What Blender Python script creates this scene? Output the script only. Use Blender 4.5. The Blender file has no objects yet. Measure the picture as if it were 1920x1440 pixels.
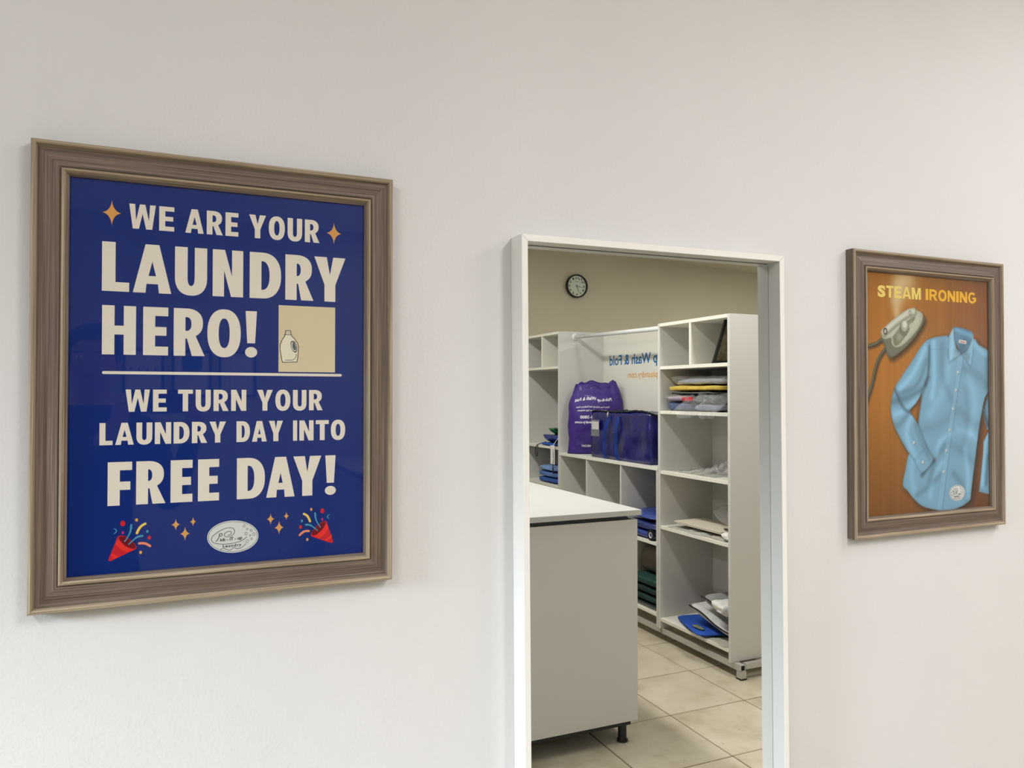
import bpy, bmesh, math, random
import numpy as np
from mathutils import Vector, Matrix, noise
R = math.radians
random.seed(7)
SC = bpy.context.scene
COL = SC.collection

def lin(c):
    return tuple((v / 12.92 if v <= .04045 else ((v + .055) / 1.055) ** 2.4) for v in [k / 255 for k in c])

# ------------------------------------------------------------------ camera, world, lights, exposure
EYE = Vector((0, -1.30, 1.54))
cam = bpy.data.cameras.new('camera'); cam_o = bpy.data.objects.new('camera', cam); COL.objects.link(cam_o)
cam.sensor_width = 36.0; cam.lens = 36.0 * 1425 / 1920; cam.clip_start = .02
YAW, PITCH = 23.741, 0.804
cam_o.location = EYE; cam_o.rotation_euler = (R(90 + PITCH), 0, R(-YAW))
SC.camera = cam_o
SC.view_settings.view_transform = 'Standard'; SC.view_settings.look = 'None'
SC.view_settings.gamma = 1; SC.view_settings.use_curve_mapping = False
SC.view_settings.exposure = 0.0
SC.cycles.use_denoising = True
SC.cycles.max_bounces = 10; SC.cycles.glossy_bounces = 6; SC.cycles.transparent_max_bounces = 16
SC.cycles.caustics_reflective = False; SC.cycles.caustics_refractive = False
SC.cycles.sample_clamp_indirect = 4
w = bpy.data.worlds.new('sky'); SC.world = w; w.use_nodes = True
bg = w.node_tree.nodes['Background']; bg.inputs[0].default_value = (.62, .76, 1, 1); bg.inputs[1].default_value = .6

def area(name, loc, rot, sx, sy, power, col, spread=180):
    l = bpy.data.lights.new(name, 'AREA'); l.shape = 'RECTANGLE'; l.size = sx; l.size_y = sy
    l.energy = power; l.color = col; l.spread = R(spread)
    o = bpy.data.objects.new(name, l); COL.objects.link(o); o.location = loc; o.rotation_euler = rot
    return o
# daylight arriving through the shop window in the left wall, from the sky: downwards and inwards
DAY = area('window_daylight', (-2.98, -.80, 1.90), (0, 0, 0), .8, .8, 18.5, (.77, .875, 1.0), 46)
DAY.rotation_euler = Vector((3.5, .75, -1.86)).to_track_quat('-Z', 'Y').to_euler()
LAMP_COL = (1.0, .98, .985)
LAMPS = [(2.70, -1.30, 0, 23), (1.45, -2.30, 0, 50), (1.45, -4.1, 0, 15), (5.3, -3.1, 0, 80), (-1.35, -2.1, 0, 36)]      # x, y, turn, watts; last three added to brighten walls and floor

# ------------------------------------------------------------------ helpers
def new_mat(name):
    m = bpy.data.materials.new(name); m.use_nodes = True
    nt = m.node_tree; b = nt.nodes['Principled BSDF']
    return m, nt, b
def N(nt, t, **kw):
    n = nt.nodes.new(t)
    for k, v in kw.items():
        if isinstance(k, str) and hasattr(n, k): setattr(n, k, v)
        else: n.inputs[k].default_value = v
    return n
def coords(nt, kind='Object', scale=(1, 1, 1)):
    tc = nt.nodes.new('ShaderNodeTexCoord'); mp = nt.nodes.new('ShaderNodeMapping')
    mp.inputs['Scale'].default_value = scale
    nt.links.new(tc.outputs[kind], mp.inputs[0]); return mp.outputs[0]
def noise_tex(nt, vec, scale, detail=3, rough=.55):
    n = nt.nodes.new('ShaderNodeTexNoise'); n.inputs['Scale'].default_value = scale
    n.inputs['Detail'].default_value = detail; n.inputs['Roughness'].default_value = rough
    nt.links.new(vec, n.inputs['Vector']); return n.outputs['Fac']
def ramp(nt, fac, stops):
    r = nt.nodes.new('ShaderNodeValToRGB'); e = r.color_ramp.elements
    while len(e) < len(stops): e.new(.5)
    for q, (p, c) in zip(e, stops): q.position = p; q.color = tuple(c) + (1,)
    nt.links.new(fac, r.inputs[0]); return r.outputs[0]
def bump(nt, b, fac, strength, dist):
    n = nt.nodes.new('ShaderNodeBump'); n.inputs['Strength'].default_value = strength
    n.inputs['Distance'].default_value = dist
    nt.links.new(fac, n.inputs['Height']); nt.links.new(n.outputs[0], b.inputs['Normal']); return n
def paint_mat(name, rgb, rough=.5, var=.04, scale=9, bmp=.0, spec=.5, metal=0, coat=0):
    """plain surface with slight procedural unevenness of colour"""
    m, nt, b = new_mat(name); c = lin(rgb)
    f = noise_tex(nt, coords(nt), scale, 3)
    col = ramp(nt, f, [(.3, [v * (1 - var) for v in c]), (.7, [min(1, v * (1 + var)) for v in c])])
    nt.links.new(col, b.inputs['Base Color'])
    b.inputs['Roughness'].default_value = rough; b.inputs['Metallic'].default_value = metal
    b.inputs['Specular IOR Level'].default_value = spec; b.inputs['Coat Weight'].default_value = coat
    if bmp: bump(nt, b, noise_tex(nt, coords(nt), scale * 14, 2), bmp, .002)
    return m
def cloth_mat(name, rgb, rough=.8, var=.12, shine=0, scale=14):
    m, nt, b = new_mat(name); c = lin(rgb)
    f = noise_tex(nt, coords(nt), scale, 4)
    nt.links.new(ramp(nt, f, [(.25, [v * (1 - var) for v in c]), (.75, [min(1, v * (1 + var)) for v in c])]), b.inputs['Base Color'])
    b.inputs['Roughness'].default_value = rough; b.inputs['Coat Weight'].default_value = shine
    b.inputs['Coat Roughness'].default_value = .12
    bump(nt, b, noise_tex(nt, coords(nt), scale * 1.6, 5, .6), .55, .012)
    return m
def clear_mat(name, tint=(1, 1, 1), gloss=1.0, haze=0.0, rough=.02, ior=1.5):
    """thin clear sheet: see-through, with a fresnel reflection on its outer faces and an optional milky part"""
    m = bpy.data.materials.new(name); m.use_nodes = True; nt = m.node_tree; nt.nodes.clear()
    out = nt.nodes.new('ShaderNodeOutputMaterial')
    tr = N(nt, 'ShaderNodeBsdfTransparent'); tr.inputs[0].default_value = tuple(tint) + (1,)
    gl = N(nt, 'ShaderNodeBsdfGlossy'); gl.inputs['Roughness'].default_value = rough
    fr = N(nt, 'ShaderNodeFresnel'); fr.inputs[0].default_value = ior
    ge = nt.nodes.new('ShaderNodeNewGeometry')
    mu = N(nt, 'ShaderNodeMath', operation='MULTIPLY'); mu.inputs[1].default_value = gloss
    iv = N(nt, 'ShaderNodeMath', operation='SUBTRACT'); iv.inputs[0].default_value = 1
    m2 = N(nt, 'ShaderNodeMath', operation='MULTIPLY')
    nt.links.new(fr.outputs[0], mu.inputs[0]); nt.links.new(ge.outputs['Backfacing'], iv.inputs[1])
    nt.links.new(mu.outputs[0], m2.inputs[0]); nt.links.new(iv.outputs[0], m2.inputs[1])
    base = tr.outputs[0]
    if haze:
        df = N(nt, 'ShaderNodeBsdfDiffuse'); df.inputs[0].default_value = (.8, .8, .8, 1)
        h = nt.nodes.new('ShaderNodeMixShader'); h.inputs[0].default_value = haze
        nt.links.new(tr.outputs[0], h.inputs[1]); nt.links.new(df.outputs[0], h.inputs[2]); base = h.outputs[0]
    mx = nt.nodes.new('ShaderNodeMixShader')
    nt.links.new(m2.outputs[0], mx.inputs[0]); nt.links.new(base, mx.inputs[1]); nt.links.new(gl.outputs[0], mx.inputs[2])
    nt.links.new(mx.outputs[0], out.inputs[0]); return m
def flat_mat(name, rgb, rough=.6):
    m, nt, b = new_mat(name); b.inputs['Base Color'].default_value = lin(rgb) + (1,)
    b.inputs['Roughness'].default_value = rough; b.inputs['Specular IOR Level'].default_value = .2
    return m
def emit_mat(name, col, s):
    m, nt, b = new_mat(name); b.inputs['Emission Color'].default_value = tuple(col) + (1,)
    b.inputs['Emission Strength'].default_value = s; b.inputs['Base Color'].default_value = (.8, .8, .8, 1); return m

def thing(name, label, cat, loc=(0, 0, 0), rot=(0, 0, 0), group=None):
    o = bpy.data.objects.new(name, None); COL.objects.link(o); o.empty_display_size = .1
    o.location = loc; o.rotation_euler = rot; o['label'] = label; o['category'] = cat
    if group: o['group'] = group
    return o
def tag(o, label, cat, group=None):
    o['label'] = label; o['category'] = cat
    if group: o['group'] = group
    return o
def root_of(p):
    while p.parent: p = p.parent
    return p
def chain(p):
    m = Matrix.Identity(4); q = p
    while q: m = Matrix.LocRotScale(q.location, q.rotation_euler, q.scale) @ m; q = q.parent
    return m
def obj(name, bm, mats, parent=None, label=None, smooth=False, recalc=True):
    """links bm (written in world coordinates) as one mesh object, in the parent's space"""
    if recalc: bmesh.ops.recalc_face_normals(bm, faces=bm.faces)
    me = bpy.data.meshes.new(name)
    if parent: bm.transform(chain(parent).inverted())
    bm.to_mesh(me); bm.free()
    for m in (mats if isinstance(mats, (list, tuple)) else [mats]): me.materials.append(m)
    if smooth:
        for p in me.polygons: p.use_smooth = True
    o = bpy.data.objects.new(name, me); COL.objects.link(o)
    if parent: o.parent = parent
    if label: o['label'] = label
    return o
def struct(name, bm, mats, parent=None):
    o = obj(name, bm, mats, parent)
    if not parent: o['kind'] = 'structure'
    return o
def box(bm, a, b, bev=0, mi=0):
    a, b = [min(p, q) for p, q in zip(a, b)], [max(p, q) for p, q in zip(a, b)]
    vs = [bm.verts.new((x, y, z)) for x in (a[0], b[0]) for y in (a[1], b[1]) for z in (a[2], b[2])]
    fs = [bm.faces.new([vs[i] for i in f]) for f in ((0, 1, 3, 2), (4, 6, 7, 5), (0, 4, 5, 1), (2, 3, 7, 6), (0, 2, 6, 4), (1, 5, 7, 3))]
    for f in fs: f.material_index = mi
    if bev:
        es = list({e for f in fs for e in f.edges})
        r = bmesh.ops.bevel(bm, geom=es, offset=bev, segments=2, affect='EDGES', profile=.6)
        for f in r['faces']: f.material_index = mi
    return bm
def BX(a, b, bev=.0012): return box(bmesh.new(), a, b, bev)
def tube(bm, pts, r, seg=10, mi=0, cap=True):
    pts = [Vector(p) for p in pts]; rings = []
    rr = r if isinstance(r, (list, tuple)) else [r] * len(pts)
    up = Vector((0, 0, 1))
    for i, p in enumerate(pts):
        d = (pts[min(i + 1, len(pts) - 1)] - pts[max(i - 1, 0)]).normalized()
        u = d.cross(up)
        if u.length < 1e-3: u = d.cross(Vector((1, 0, 0)))
        u.normalize(); v = d.cross(u)
        rings.append([bm.verts.new(p + (u * math.cos(2 * math.pi * k / seg) + v * math.sin(2 * math.pi * k / seg)) * rr[i]) for k in range(seg)])
    for A, B in zip(rings, rings[1:]):
        for k in range(seg): bm.faces.new((A[k], A[(k + 1) % seg], B[(k + 1) % seg], B[k])).material_index = mi
    if cap:
        bm.faces.new(rings[0]).material_index = mi; bm.faces.new(rings[-1][::-1]).material_index = mi
    return bm
def smooth_path(pts, n=6):
    """Catmull-Rom through the points"""
    P = [Vector(p) for p in pts]; out = []
    for i in range(len(P) - 1):
        p0, p1, p2, p3 = P[max(i - 1, 0)], P[i], P[i + 1], P[min(i + 2, len(P) - 1)]
        for k in range(n):
            t = k / n
            out.append(.5 * ((2 * p1) + (p2 - p0) * t + (2 * p0 - 5 * p1 + 4 * p2 - p3) * t * t + (3 * p1 - p0 - 3 * p2 + p3) * t ** 3))
    out.append(P[-1]); return out

# ------------------------------------------------------------------ flat print: polygons, strokes, letters
def flat_bm(polys, place, thick=0):
    """polys: list of rings (outlines and holes together) in mm, filled even-odd through a 2-D curve"""
    cu = bpy.data.curves.new('fill', 'CURVE'); cu.dimensions = '2D'; cu.fill_mode = 'BOTH'
    for ring in polys:
        s = cu.splines.new('POLY'); s.points.add(len(ring) - 1)
        for q, p in zip(s.points, ring): q.co = (p[0], p[1], 0, 1)
        s.use_cyclic_u = True
    o = bpy.data.objects.new('fill', cu); me = bpy.data.meshes.new_from_object(o)
    bm = bmesh.new(); bm.from_mesh(me)
    bpy.data.objects.remove(o); bpy.data.curves.remove(cu); bpy.data.meshes.remove(me)
    for v in bm.verts: v.co = place(v.co.x, v.co.y)
    return bm
def merge(bm, other, mi=0):
    me = bpy.data.meshes.new('tmp'); other.to_mesh(me); other.free()
    n = len(bm.faces); bm.from_mesh(me); bpy.data.meshes.remove(me)
    bm.faces.ensure_lookup_table()
    for f in bm.faces[n:]: f.material_index = mi
    return bm
def stroke_ring(pts, wid):
    """outline of a stroked open path; wid = width or list of widths"""
    P = [Vector((p[0], p[1])) for p in pts]; n = len(P)
    ws = wid if isinstance(wid, (list, tuple)) else [wid] * n
    Lf, Rt = [], []
    for i, p in enumerate(P):
        d = (P[min(i + 1, n - 1)] - P[max(i - 1, 0)]).normalized(); nn = Vector((-d.y, d.x)) * ws[i] / 2
        Lf.append(p + nn); Rt.append(p - nn)
    cap1 = []; cap0 = []
    d1 = (P[-1] - P[-2]).normalized(); d0 = (P[0] - P[1]).normalized()
    for k in range(1, 6):
        a = math.pi * k / 6
        n1 = Vector((-d1.y, d1.x)); cap1.append(P[-1] + (n1 * math.cos(a) + d1 * math.sin(a)) * ws[-1] / 2)
        n0 = Vector((-d0.y, d0.x)); cap0.append(P[0] + (n0 * math.cos(a) + d0 * math.sin(a)) * ws[0] / 2)
    return [tuple(v) for v in Lf + cap1 + Rt[::-1] + cap0]
def spath(pts, n=5): return [(v.x, v.y) for v in smooth_path([(p[0], p[1], 0) for p in pts], n)]
def circle(x, y, r, n=20, ry=None): return [(x + r * math.cos(2 * math.pi * k / n), y + (ry or r) * math.sin(2 * math.pi * k / n)) for k in range(n)]
def star(x, y, rx, ry):
    out = []
    for q in range(4):
        a0 = math.pi / 2 * q
        tip = (math.cos(a0), math.sin(a0)); nxt = (math.cos(a0 + math.pi / 2), math.sin(a0 + math.pi / 2))
        for k in range(8):
            t = k / 8
            cx, cy = (tip[0] + nxt[0]) * .13, (tip[1] + nxt[1]) * .13
            bx = (1 - t) ** 2 * tip[0] + 2 * t * (1 - t) * cx + t * t * nxt[0]
            by = (1 - t) ** 2 * tip[1] + 2 * t * (1 - t) * cy + t * t * nxt[1]
            out.append((x + bx * rx, y + by * ry))
    return out

def arc(cx, cy, rx, ry, a0, a1, n=10, e=2.3):
    pts = []
    for k in range(n + 1):
        a = R(a0 + (a1 - a0) * k / n); c, s = math.cos(a), math.sin(a)
        pts.append((cx + rx * math.copysign(abs(c) ** (2 / e), c), cy + ry * math.copysign(abs(s) ** (2 / e), s)))
    return pts
def glyph(ch, w, t, b):
    """bold sans capital in a box w x 1; t = stem, b = bar; returns rings"""
    if ch == 'L': return [[(0, 0), (w, 0), (w, b), (t, b), (t, 1), (0, 1)]]
    if ch == 'I': return [[(0, 0), (w, 0), (w, 1), (0, 1)]]
    if ch == 'T':
        c = w / 2; return [[(c - t / 2, 0), (c + t / 2, 0), (c + t / 2, 1 - b), (w, 1 - b), (w, 1), (0, 1), (0, 1 - b), (c - t / 2, 1 - b)]]
    if ch in 'EF':
        m = .5 if ch == 'E' else .45
        top = [(w, 1), (0, 1), (0, 0)]
        mid = [(t, m - b / 2), (w * .93, m - b / 2), (w * .93, m + b / 2), (t, m + b / 2), (t, 1 - b), (w, 1 - b)]
        return [[(0, 0), (w, 0), (w, b), (t, b)] + mid + [(w, 1), (0, 1)]] if ch == 'E' else [[(0, 0), (t, 0)] + mid + [(w, 1), (0, 1)]]
    if ch == 'H':
        m = b / 2; return [[(0, 0), (t, 0), (t, .5 - m), (w - t, .5 - m), (w - t, 0), (w, 0), (w, 1), (w - t, 1), (w - t, .5 + m), (t, .5 + m), (t, 1), (0, 1)]]
    if ch == 'N':
        return [[(0, 0), (t * .93, 0), (t * .93, .56), (w - t, 0), (w, 0), (w, 1), (w - t * .93, 1), (w - t * .93, .44), (t, 1), (0, 1)]]
    if ch == 'M':
        c = w / 2; return [[(0, 0), (t, 0), (t, .62), (c - t * .42, 0), (c + t * .42, 0), (w - t, .62), (w - t, 0), (w, 0), (w, 1), (w - t * 1.25, 1), (c, .34), (t * 1.25, 1), (0, 1)]]
    if ch == 'A':
        c = w / 2; h, tt = .185, t * .86
        lo = lambda y: (c - t * .53) * y                # outer left edge
        li = lambda y: lo(y) + tt                       # inner left edge
        y0, y1 = h, h + b * .88
        return [[(0, 0), (tt * 1.12, 0), (li(y0), y0), (w - li(y0), y0), (w - tt * 1.12, 0), (w, 0), (w - lo(1), 1), (lo(1), 1)],
                [(li(y1), y1), (w - li(y1), y1), (c, min((c - tt) / (c - t * .53), .83))]]
    if ch == 'Y':
        c = w / 2; return [[(c - t / 2, 0), (c + t / 2, 0), (c + t / 2, .38), (w, 1), (w - t * 1.13, 1), (c, .60), (t * 1.13, 1), (0, 1), (c - t / 2, .38)]]
    if ch == 'W':
        c = w / 2; q = w * .25
        return [[(q - t * .50, 0), (q + t * .50, 0), (c, .62), (w - q - t * .50, 0), (w - q + t * .50, 0), (w, 1), (w - t * .95, 1), (w - q - t * .03, .34), (c + t * .44, 1), (c - t * .44, 1), (q + t * .03, .34), (t * .95, 1), (0, 1)]]
    if ch == 'U':
        r = .36
        o_ = [(0, 1), (0, r)] + arc(w / 2, r, w / 2, r + .015, 180, 360, 16) + [(w, r), (w, 1), (w - t, 1), (w - t, r)]
        return [o_ + arc(w / 2, r, w / 2 - t, r - b + .0, 360, 180, 16) + [(t, r), (t, 1)]]
    if ch == 'D':
        c = max(w * .34, t * 1.08)
        return [[(0, 0), (c, 0)] + arc(c, .5, w - c, .5, -90, 90, 22) + [(0, 1)],
                [(t, b), (c, b)] + arc(c, .5, w - c - t, .5 - b, -90, 90, 22) + [(t, 1 - b)]]
    if ch == 'R':
        c = w * .42; m = .385
        r = (1 - m) / 2
        return [[(0, 0), (t, 0), (t, m - .02), (max(w * .42, t + .03), m - .02), (max(w - t * 1.06, t + .05), 0), (w * 1.02, 0), (w * .72, m + .035)] +
                arc(c, 1 - r, w * .96 - c, r, -52, 90, 16) + [(0, 1)],
                [(t, m + b - .04), (c, m + b - .04)] + arc(c, (1 - b + m + b - .04) / 2, w * .96 - c - t, (1 - b - (m + b - .04)) / 2, -90, 90, 14) + [(t, 1 - b)]]
    if ch == 'O':
        return [arc(w / 2, .5, w / 2, .515, 0, 352, 40), arc(w / 2, .5, w / 2 - t, .5 - b * 1.0, 0, 350, 36)]
    if ch == '!':
        c = w / 2; return [[(c - t * .36, .30), (c + t * .36, .30), (c + t * .52, 1), (c - t * .52, 1)], circle(c, .105, t * .56, 20, .115)]
    if ch == 'S':
        p = spath([(w - t * .55, .80), (w * .78, .885), (w * .5, .91), (w * .2, .86), (t * .52, .72), (w * .25, .585), (w * .5, .51), (w * .76, .425), (w - t * .5, .28), (w * .8, .13), (w * .5, .085), (w * .2, .12), (t * .35, .24)], 5)
        return [stroke_flat(p, t * .92)]
    if ch == 'G':
        e_ = 2.15
        return [arc(w / 2, .5, w / 2, .515, 42, 318, 34, e_) + [(w, .17), (w, .54), (w * .54, .54), (w * .54, .37), (w - t * .95, .37), (w - t * .95, .26)] +
                arc(w / 2, .5, w / 2 - t * .98, .515 - b * 1.02, 312, 38, 30, e_)]
    raise KeyError(ch)
def stroke_flat(pts, wid):
    P = [Vector((p[0], p[1])) for p in pts]; n = len(P); Lf, Rt = [], []
    for i, p in enumerate(P):
        d = (P[min(i + 1, n - 1)] - P[max(i - 1, 0)]).normalized(); nn = Vector((-d.y, d.x)) * wid / 2
        Lf.append(tuple(p + nn)); Rt.append(tuple(p - nn))
    return Lf + Rt[::-1]
def letter_bm(spec, place, t, b, h, z0):
    """spec: (char, x0, x1) in mm; h cap height; z0 baseline"""
    bm = bmesh.new()
    for ch, x0, x1 in spec:
        if ch == 'S':
            merge(bm, font_bm('S', x0, x1, z0, h, place, .055)); continue
        rings = glyph(ch, (x1 - x0) / h, t, b)
        groups = [rings]
        for g in groups:
            merge(bm, flat_bm([[(x0 + p[0] * h, z0 + p[1] * h) for p in r] for r in g], place))
    return bm
def font_bm(txt, x0, x1, base, cap, place, off=.02, spacing=1.0, anchor_all=True):
    """text set with the built-in font, fitted to x0..x1 and cap height"""
    cu = bpy.data.curves.new('txt', 'FONT'); cu.body = txt; cu.size = 1; cu.offset = off; cu.space_character = spacing
    cu.resolution_u = 4
    o = bpy.data.objects.new('txt', cu); me = bpy.data.meshes.new_from_object(o)
    bm = bmesh.new(); bm.from_mesh(me)
    bpy.data.objects.remove(o); bpy.data.curves.remove(cu); bpy.data.meshes.remove(me)
    xs = [v.co.x for v in bm.verts]; a, b_ = min(xs), max(xs); ch = .70 + 2 * off
    for v in bm.verts: v.co = place(x0 + (v.co.x - a) / (b_ - a) * (x1 - x0), base + (v.co.y + off) / ch * cap)
    return bm

# ------------------------------------------------------------------ materials
def wall_mat(name, rgb, scuff=.05, rough=.6, bmp=.25):
    m, nt, b = new_mat(name); c = lin(rgb); v = coords(nt)
    f = noise_tex(nt, v, 2.2, 6, .62)
    col = ramp(nt, f, [(.32, [k * (1 - scuff) for k in c]), (.55, c), (.75, [min(1, k * 1.02) for k in c])])
    # a few grey rubs
    f2 = noise_tex(nt, coords(nt, 'Object', (1, 1, .55)), 5.0, 5, .7)
    rub = ramp(nt, f2, [(.70, (0, 0, 0)), (.80, (1, 1, 1))])
    mx = nt.nodes.new('ShaderNodeMix'); mx.data_type = 'RGBA'; mx.inputs[7].default_value = [k * .90 for k in c] + [1]
    ml = N(nt, 'ShaderNodeMath', operation='MULTIPLY'); ml.inputs[1].default_value = .6
    nt.links.new(rub, ml.inputs[0]); nt.links.new(ml.outputs[0], mx.inputs[0]); nt.links.new(col, mx.inputs[6])
    nt.links.new(mx.outputs[2], b.inputs['Base Color'])
    b.inputs['Roughness'].default_value = rough; b.inputs['Specular IOR Level'].default_value = .3
    g = noise_tex(nt, v, 170, 2); g2 = noise_tex(nt, coords(nt, 'Object', (1, 1, .5)), 9, 6, .7)
    r2 = ramp(nt, g2, [(.60, (0, 0, 0)), (.66, (1, 1, 1))])
    ad = N(nt, 'ShaderNodeMath', operation='ADD'); a2 = N(nt, 'ShaderNodeMath', operation='MULTIPLY'); a2.inputs[1].default_value = .45
    nt.links.new(r2, a2.inputs[0]); nt.links.new(g, ad.inputs[0]); nt.links.new(a2.outputs[0], ad.inputs[1])
    bump(nt, b, ad.outputs[0], bmp, .0014)
    return m
M = {}
M['wall'] = wall_mat('wall_paint', (221, 219.5, 218.5), .03)
M['wall_back'] = wall_mat('back_wall_paint', (195, 189, 166), .05)
M['ceiling_bounce'] = wall_mat('bounce_ceiling_white', (238, 236, 232), .02)  # flat ceiling made whiter than the slope to bounce light onto upper walls
M['ceiling'] = wall_mat('ceiling_paint', (200, 195, 178), .05)
M['white'] = paint_mat('white_laminate', (228, 226, 214), .42, .012, 3)
M['panel'] = paint_mat('pale_grey_laminate', (205, 203, 197), .45, .015, 2)
M['counter'] = paint_mat('counter_grey_laminate', (206, 204, 199), .5, .015, 2)
M['top'] = paint_mat('white_worktop', (192, 192, 187), .35, .01, 3)
M['mirror_frame'] = paint_mat('white_lacquer', (240, 238, 232), .38, .012, 20)
M['black'] = paint_mat('black_plastic', (14, 14, 16), .45, .1)
M['steel'] = paint_mat('grey_steel_tube', (190, 188, 182), .38, .04, 20, metal=.35)
M['rod'] = paint_mat('white_metal_rod', (225, 225, 222), .3, .02)
M['hole'] = paint_mat('hollow_shade_black', (6, 6, 6), .9, .05)  # near-black colour painted in for the shade of a hollow
m, nt, b = new_mat('mirror_silver'); nt.nodes.remove(b)
g = nt.nodes.new('ShaderNodeBsdfGlossy'); g.inputs['Color'].default_value = (.88, .89, .855, 1); g.inputs['Roughness'].default_value = 0
nt.links.new(g.outputs[0], nt.nodes['Material Output'].inputs[0]); M['mirror'] = m
M['glass'] = clear_mat('picture_glass', (.99, .995, .99), 1.05)
M['window'] = clear_mat('window_glass', (.97, .99, .98), 1.0)
M['film'] = clear_mat('clear_plastic_film', (.98, .98, .98), 1.6, .09, .06)
M['film2'] = clear_mat('milky_plastic_film', (.97, .97, .97), 1.2, .16, .12)
def wood_mat(name, dark, mid, light):
    m, nt, b = new_mat(name)
    f = noise_tex(nt, coords(nt, 'UV', (2.2, 330, 1)), 1.0, 4, .6)
    f2 = noise_tex(nt, coords(nt, 'UV', (7, 900, 1)), 1.0, 2, .5)
    ad = N(nt, 'ShaderNodeMath', operation='MULTIPLY_ADD'); ad.inputs[1].default_value = .45
    sb = N(nt, 'ShaderNodeMath', operation='MULTIPLY'); sb.inputs[1].default_value = .55
    nt.links.new(f, sb.inputs[0]); nt.links.new(f2, ad.inputs[0]); nt.links.new(sb.outputs[0], ad.inputs[2])
    nt.links.new(ramp(nt, ad.outputs[0], [(.36, lin(dark)), (.5, lin(mid)), (.64, lin(light))]), b.inputs['Base Color'])
    b.inputs['Roughness'].default_value = .55; b.inputs['Specular IOR Level'].default_value = .3
    bump(nt, b, ad.outputs[0], .25, .0006); return m
M['wood'] = wood_mat('weathered_grey_wood', (80, 67, 58), (110, 95, 84), (140, 124, 110))
M['wood_edge'] = wood_mat('rubbed_pale_edge', (118, 103, 84), (156, 140, 117), (186, 171, 148))
M['blue_print'] = flat_mat('poster_blue', (0, 37, 116), .5)
M['cream'] = flat_mat('print_off_white', (232, 222, 208))
M['gold'] = flat_mat('print_gold', (222, 158, 84))
M['panel_cream'] = flat_mat('print_panel_cream', (220, 203, 168))
M['ink'] = flat_mat('print_dark_ink', (48, 46, 52))
M['emblem'] = flat_mat('print_emblem_grey', (214, 216, 214))
M['bottle'] = flat_mat('print_bottle', (236, 226, 204))
M['red'] = flat_mat('print_red', (202, 30, 42)); M['red2'] = flat_mat('print_bright_red', (232, 48, 40)); M['darkred'] = flat_mat('print_dark_red', (112, 10, 24))
M['teal'] = flat_mat('print_teal', (66, 148, 178)); M['pink'] = flat_mat('print_pink', (190, 42, 112)); M['coral'] = flat_mat('print_coral', (232, 136, 104)); M['yellow'] = flat_mat('print_yellow', (236, 200, 92))
M['amber'] = flat_mat('print_amber', (236, 178, 40)); M['amber2'] = flat_mat('print_pale_amber', (236, 208, 112))
M['paper'] = flat_mat('white_paper', (232, 230, 226))
M['sign_blue'] = flat_mat('sign_blue', (30, 110, 172)); M['sign_orange'] = flat_mat('sign_orange', (226, 164, 60))

# ------------------------------------------------------------------ the room
# The mirror hangs on wall y = 0, its silver lies at y = MIR; the rest of the room lies on the camera's side (y < 0).
MIR = -.0135
def V(x, d, z): return (x, 2 * MIR - d, z)      # d = how far the thing seems to stand behind the mirror
XL, XR, YB, ZC = -2.8, 6.9, V(0, 5.3, 0)[1], 2.955
XS = 4.25                                        # right of this the ceiling slopes gently down
def zc(x): return ZC - max(0, x - XS) * .05
def prism_y(prof, y0, y1):
    bm = bmesh.new()
    A = [bm.verts.new((x, y0, z)) for x, z in prof]; B = [bm.verts.new((x, y1, z)) for x, z in prof]
    bm.faces.new(A); bm.faces.new(B[::-1])
    for i in range(len(prof)): bm.faces.new((A[i], B[i], B[(i + 1) % len(prof)], A[(i + 1) % len(prof)]))
    return bm
T = .1
top_prof = [(XL - T, 0), (XR + T, 0), (XR + T, zc(XR + T)), (XS, ZC), (XL - T, ZC)]
struct('wall_front', prism_y(top_prof, 0, T), M['wall'])
struct('wall_back', prism_y(top_prof, YB - T, YB), M['wall_back'])
struct('wall_right', box(bmesh.new(), (XR, YB, 0), (XR + T, 0, zc(XR))), M['wall'])
# left wall with the shop window
bm = bmesh.new()
WY0, WY1, WZ0, WZ1 = -2.75, -.35, .45, 2.35
box(bm, (XL - T, YB, 0), (XL, WY0, ZC)); box(bm, (XL - T, WY1, 0), (XL, 0, ZC))
box(bm, (XL - T, WY0, 0), (XL, WY1, WZ0)); box(bm, (XL - T, WY0, WZ1), (XL, WY1, ZC))
struct('wall_left', bm, M['wall'])
win = struct('window_1', (lambda b_: (box(b_, (XL - .07, WY0, WZ0), (XL - .02, WY0 + .05, WZ1)), box(b_, (XL - .07, WY1 - .05, WZ0), (XL - .02, WY1, WZ1)),
      box(b_, (XL - .07, WY0 + .05, WZ0), (XL - .02, WY1 - .05, WZ0 + .05)), box(b_, (XL - .07, WY0 + .05, WZ1 - .05), (XL - .02, WY1 - .05, WZ1)), box(b_, (XL - .07, (WY0 + WY1) / 2 - .02, WZ0 + .05), (XL - .02, (WY0 + WY1) / 2 + .02, WZ1 - .05)), b_)[-1])(bmesh.new()), M['mirror_frame'])
for ya, yb in ((WY0 + .05, (WY0 + WY1) / 2 - .02), ((WY0 + WY1) / 2 + .02, WY1 - .05)):
    obj('pane', BX((XL - .048, ya, WZ0 + .05), (XL - .042, yb, WZ1 - .05), 0), M['window'], win)
bm = prism_y([(XL - T, ZC), (XS, ZC), (XR + T, zc(XR + T)), (XR + T, zc(XR + T) + .1), (XS, ZC + .1), (XL - T, ZC + .1)], YB - T, T)
bm.normal_update()
for f in bm.faces: f.material_index = 1 if f.calc_center_median().x > XS and abs(f.normal.z) > .5 else 0
struct('ceiling', bm, [M['ceiling_bounce'], M['ceiling']])
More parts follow.
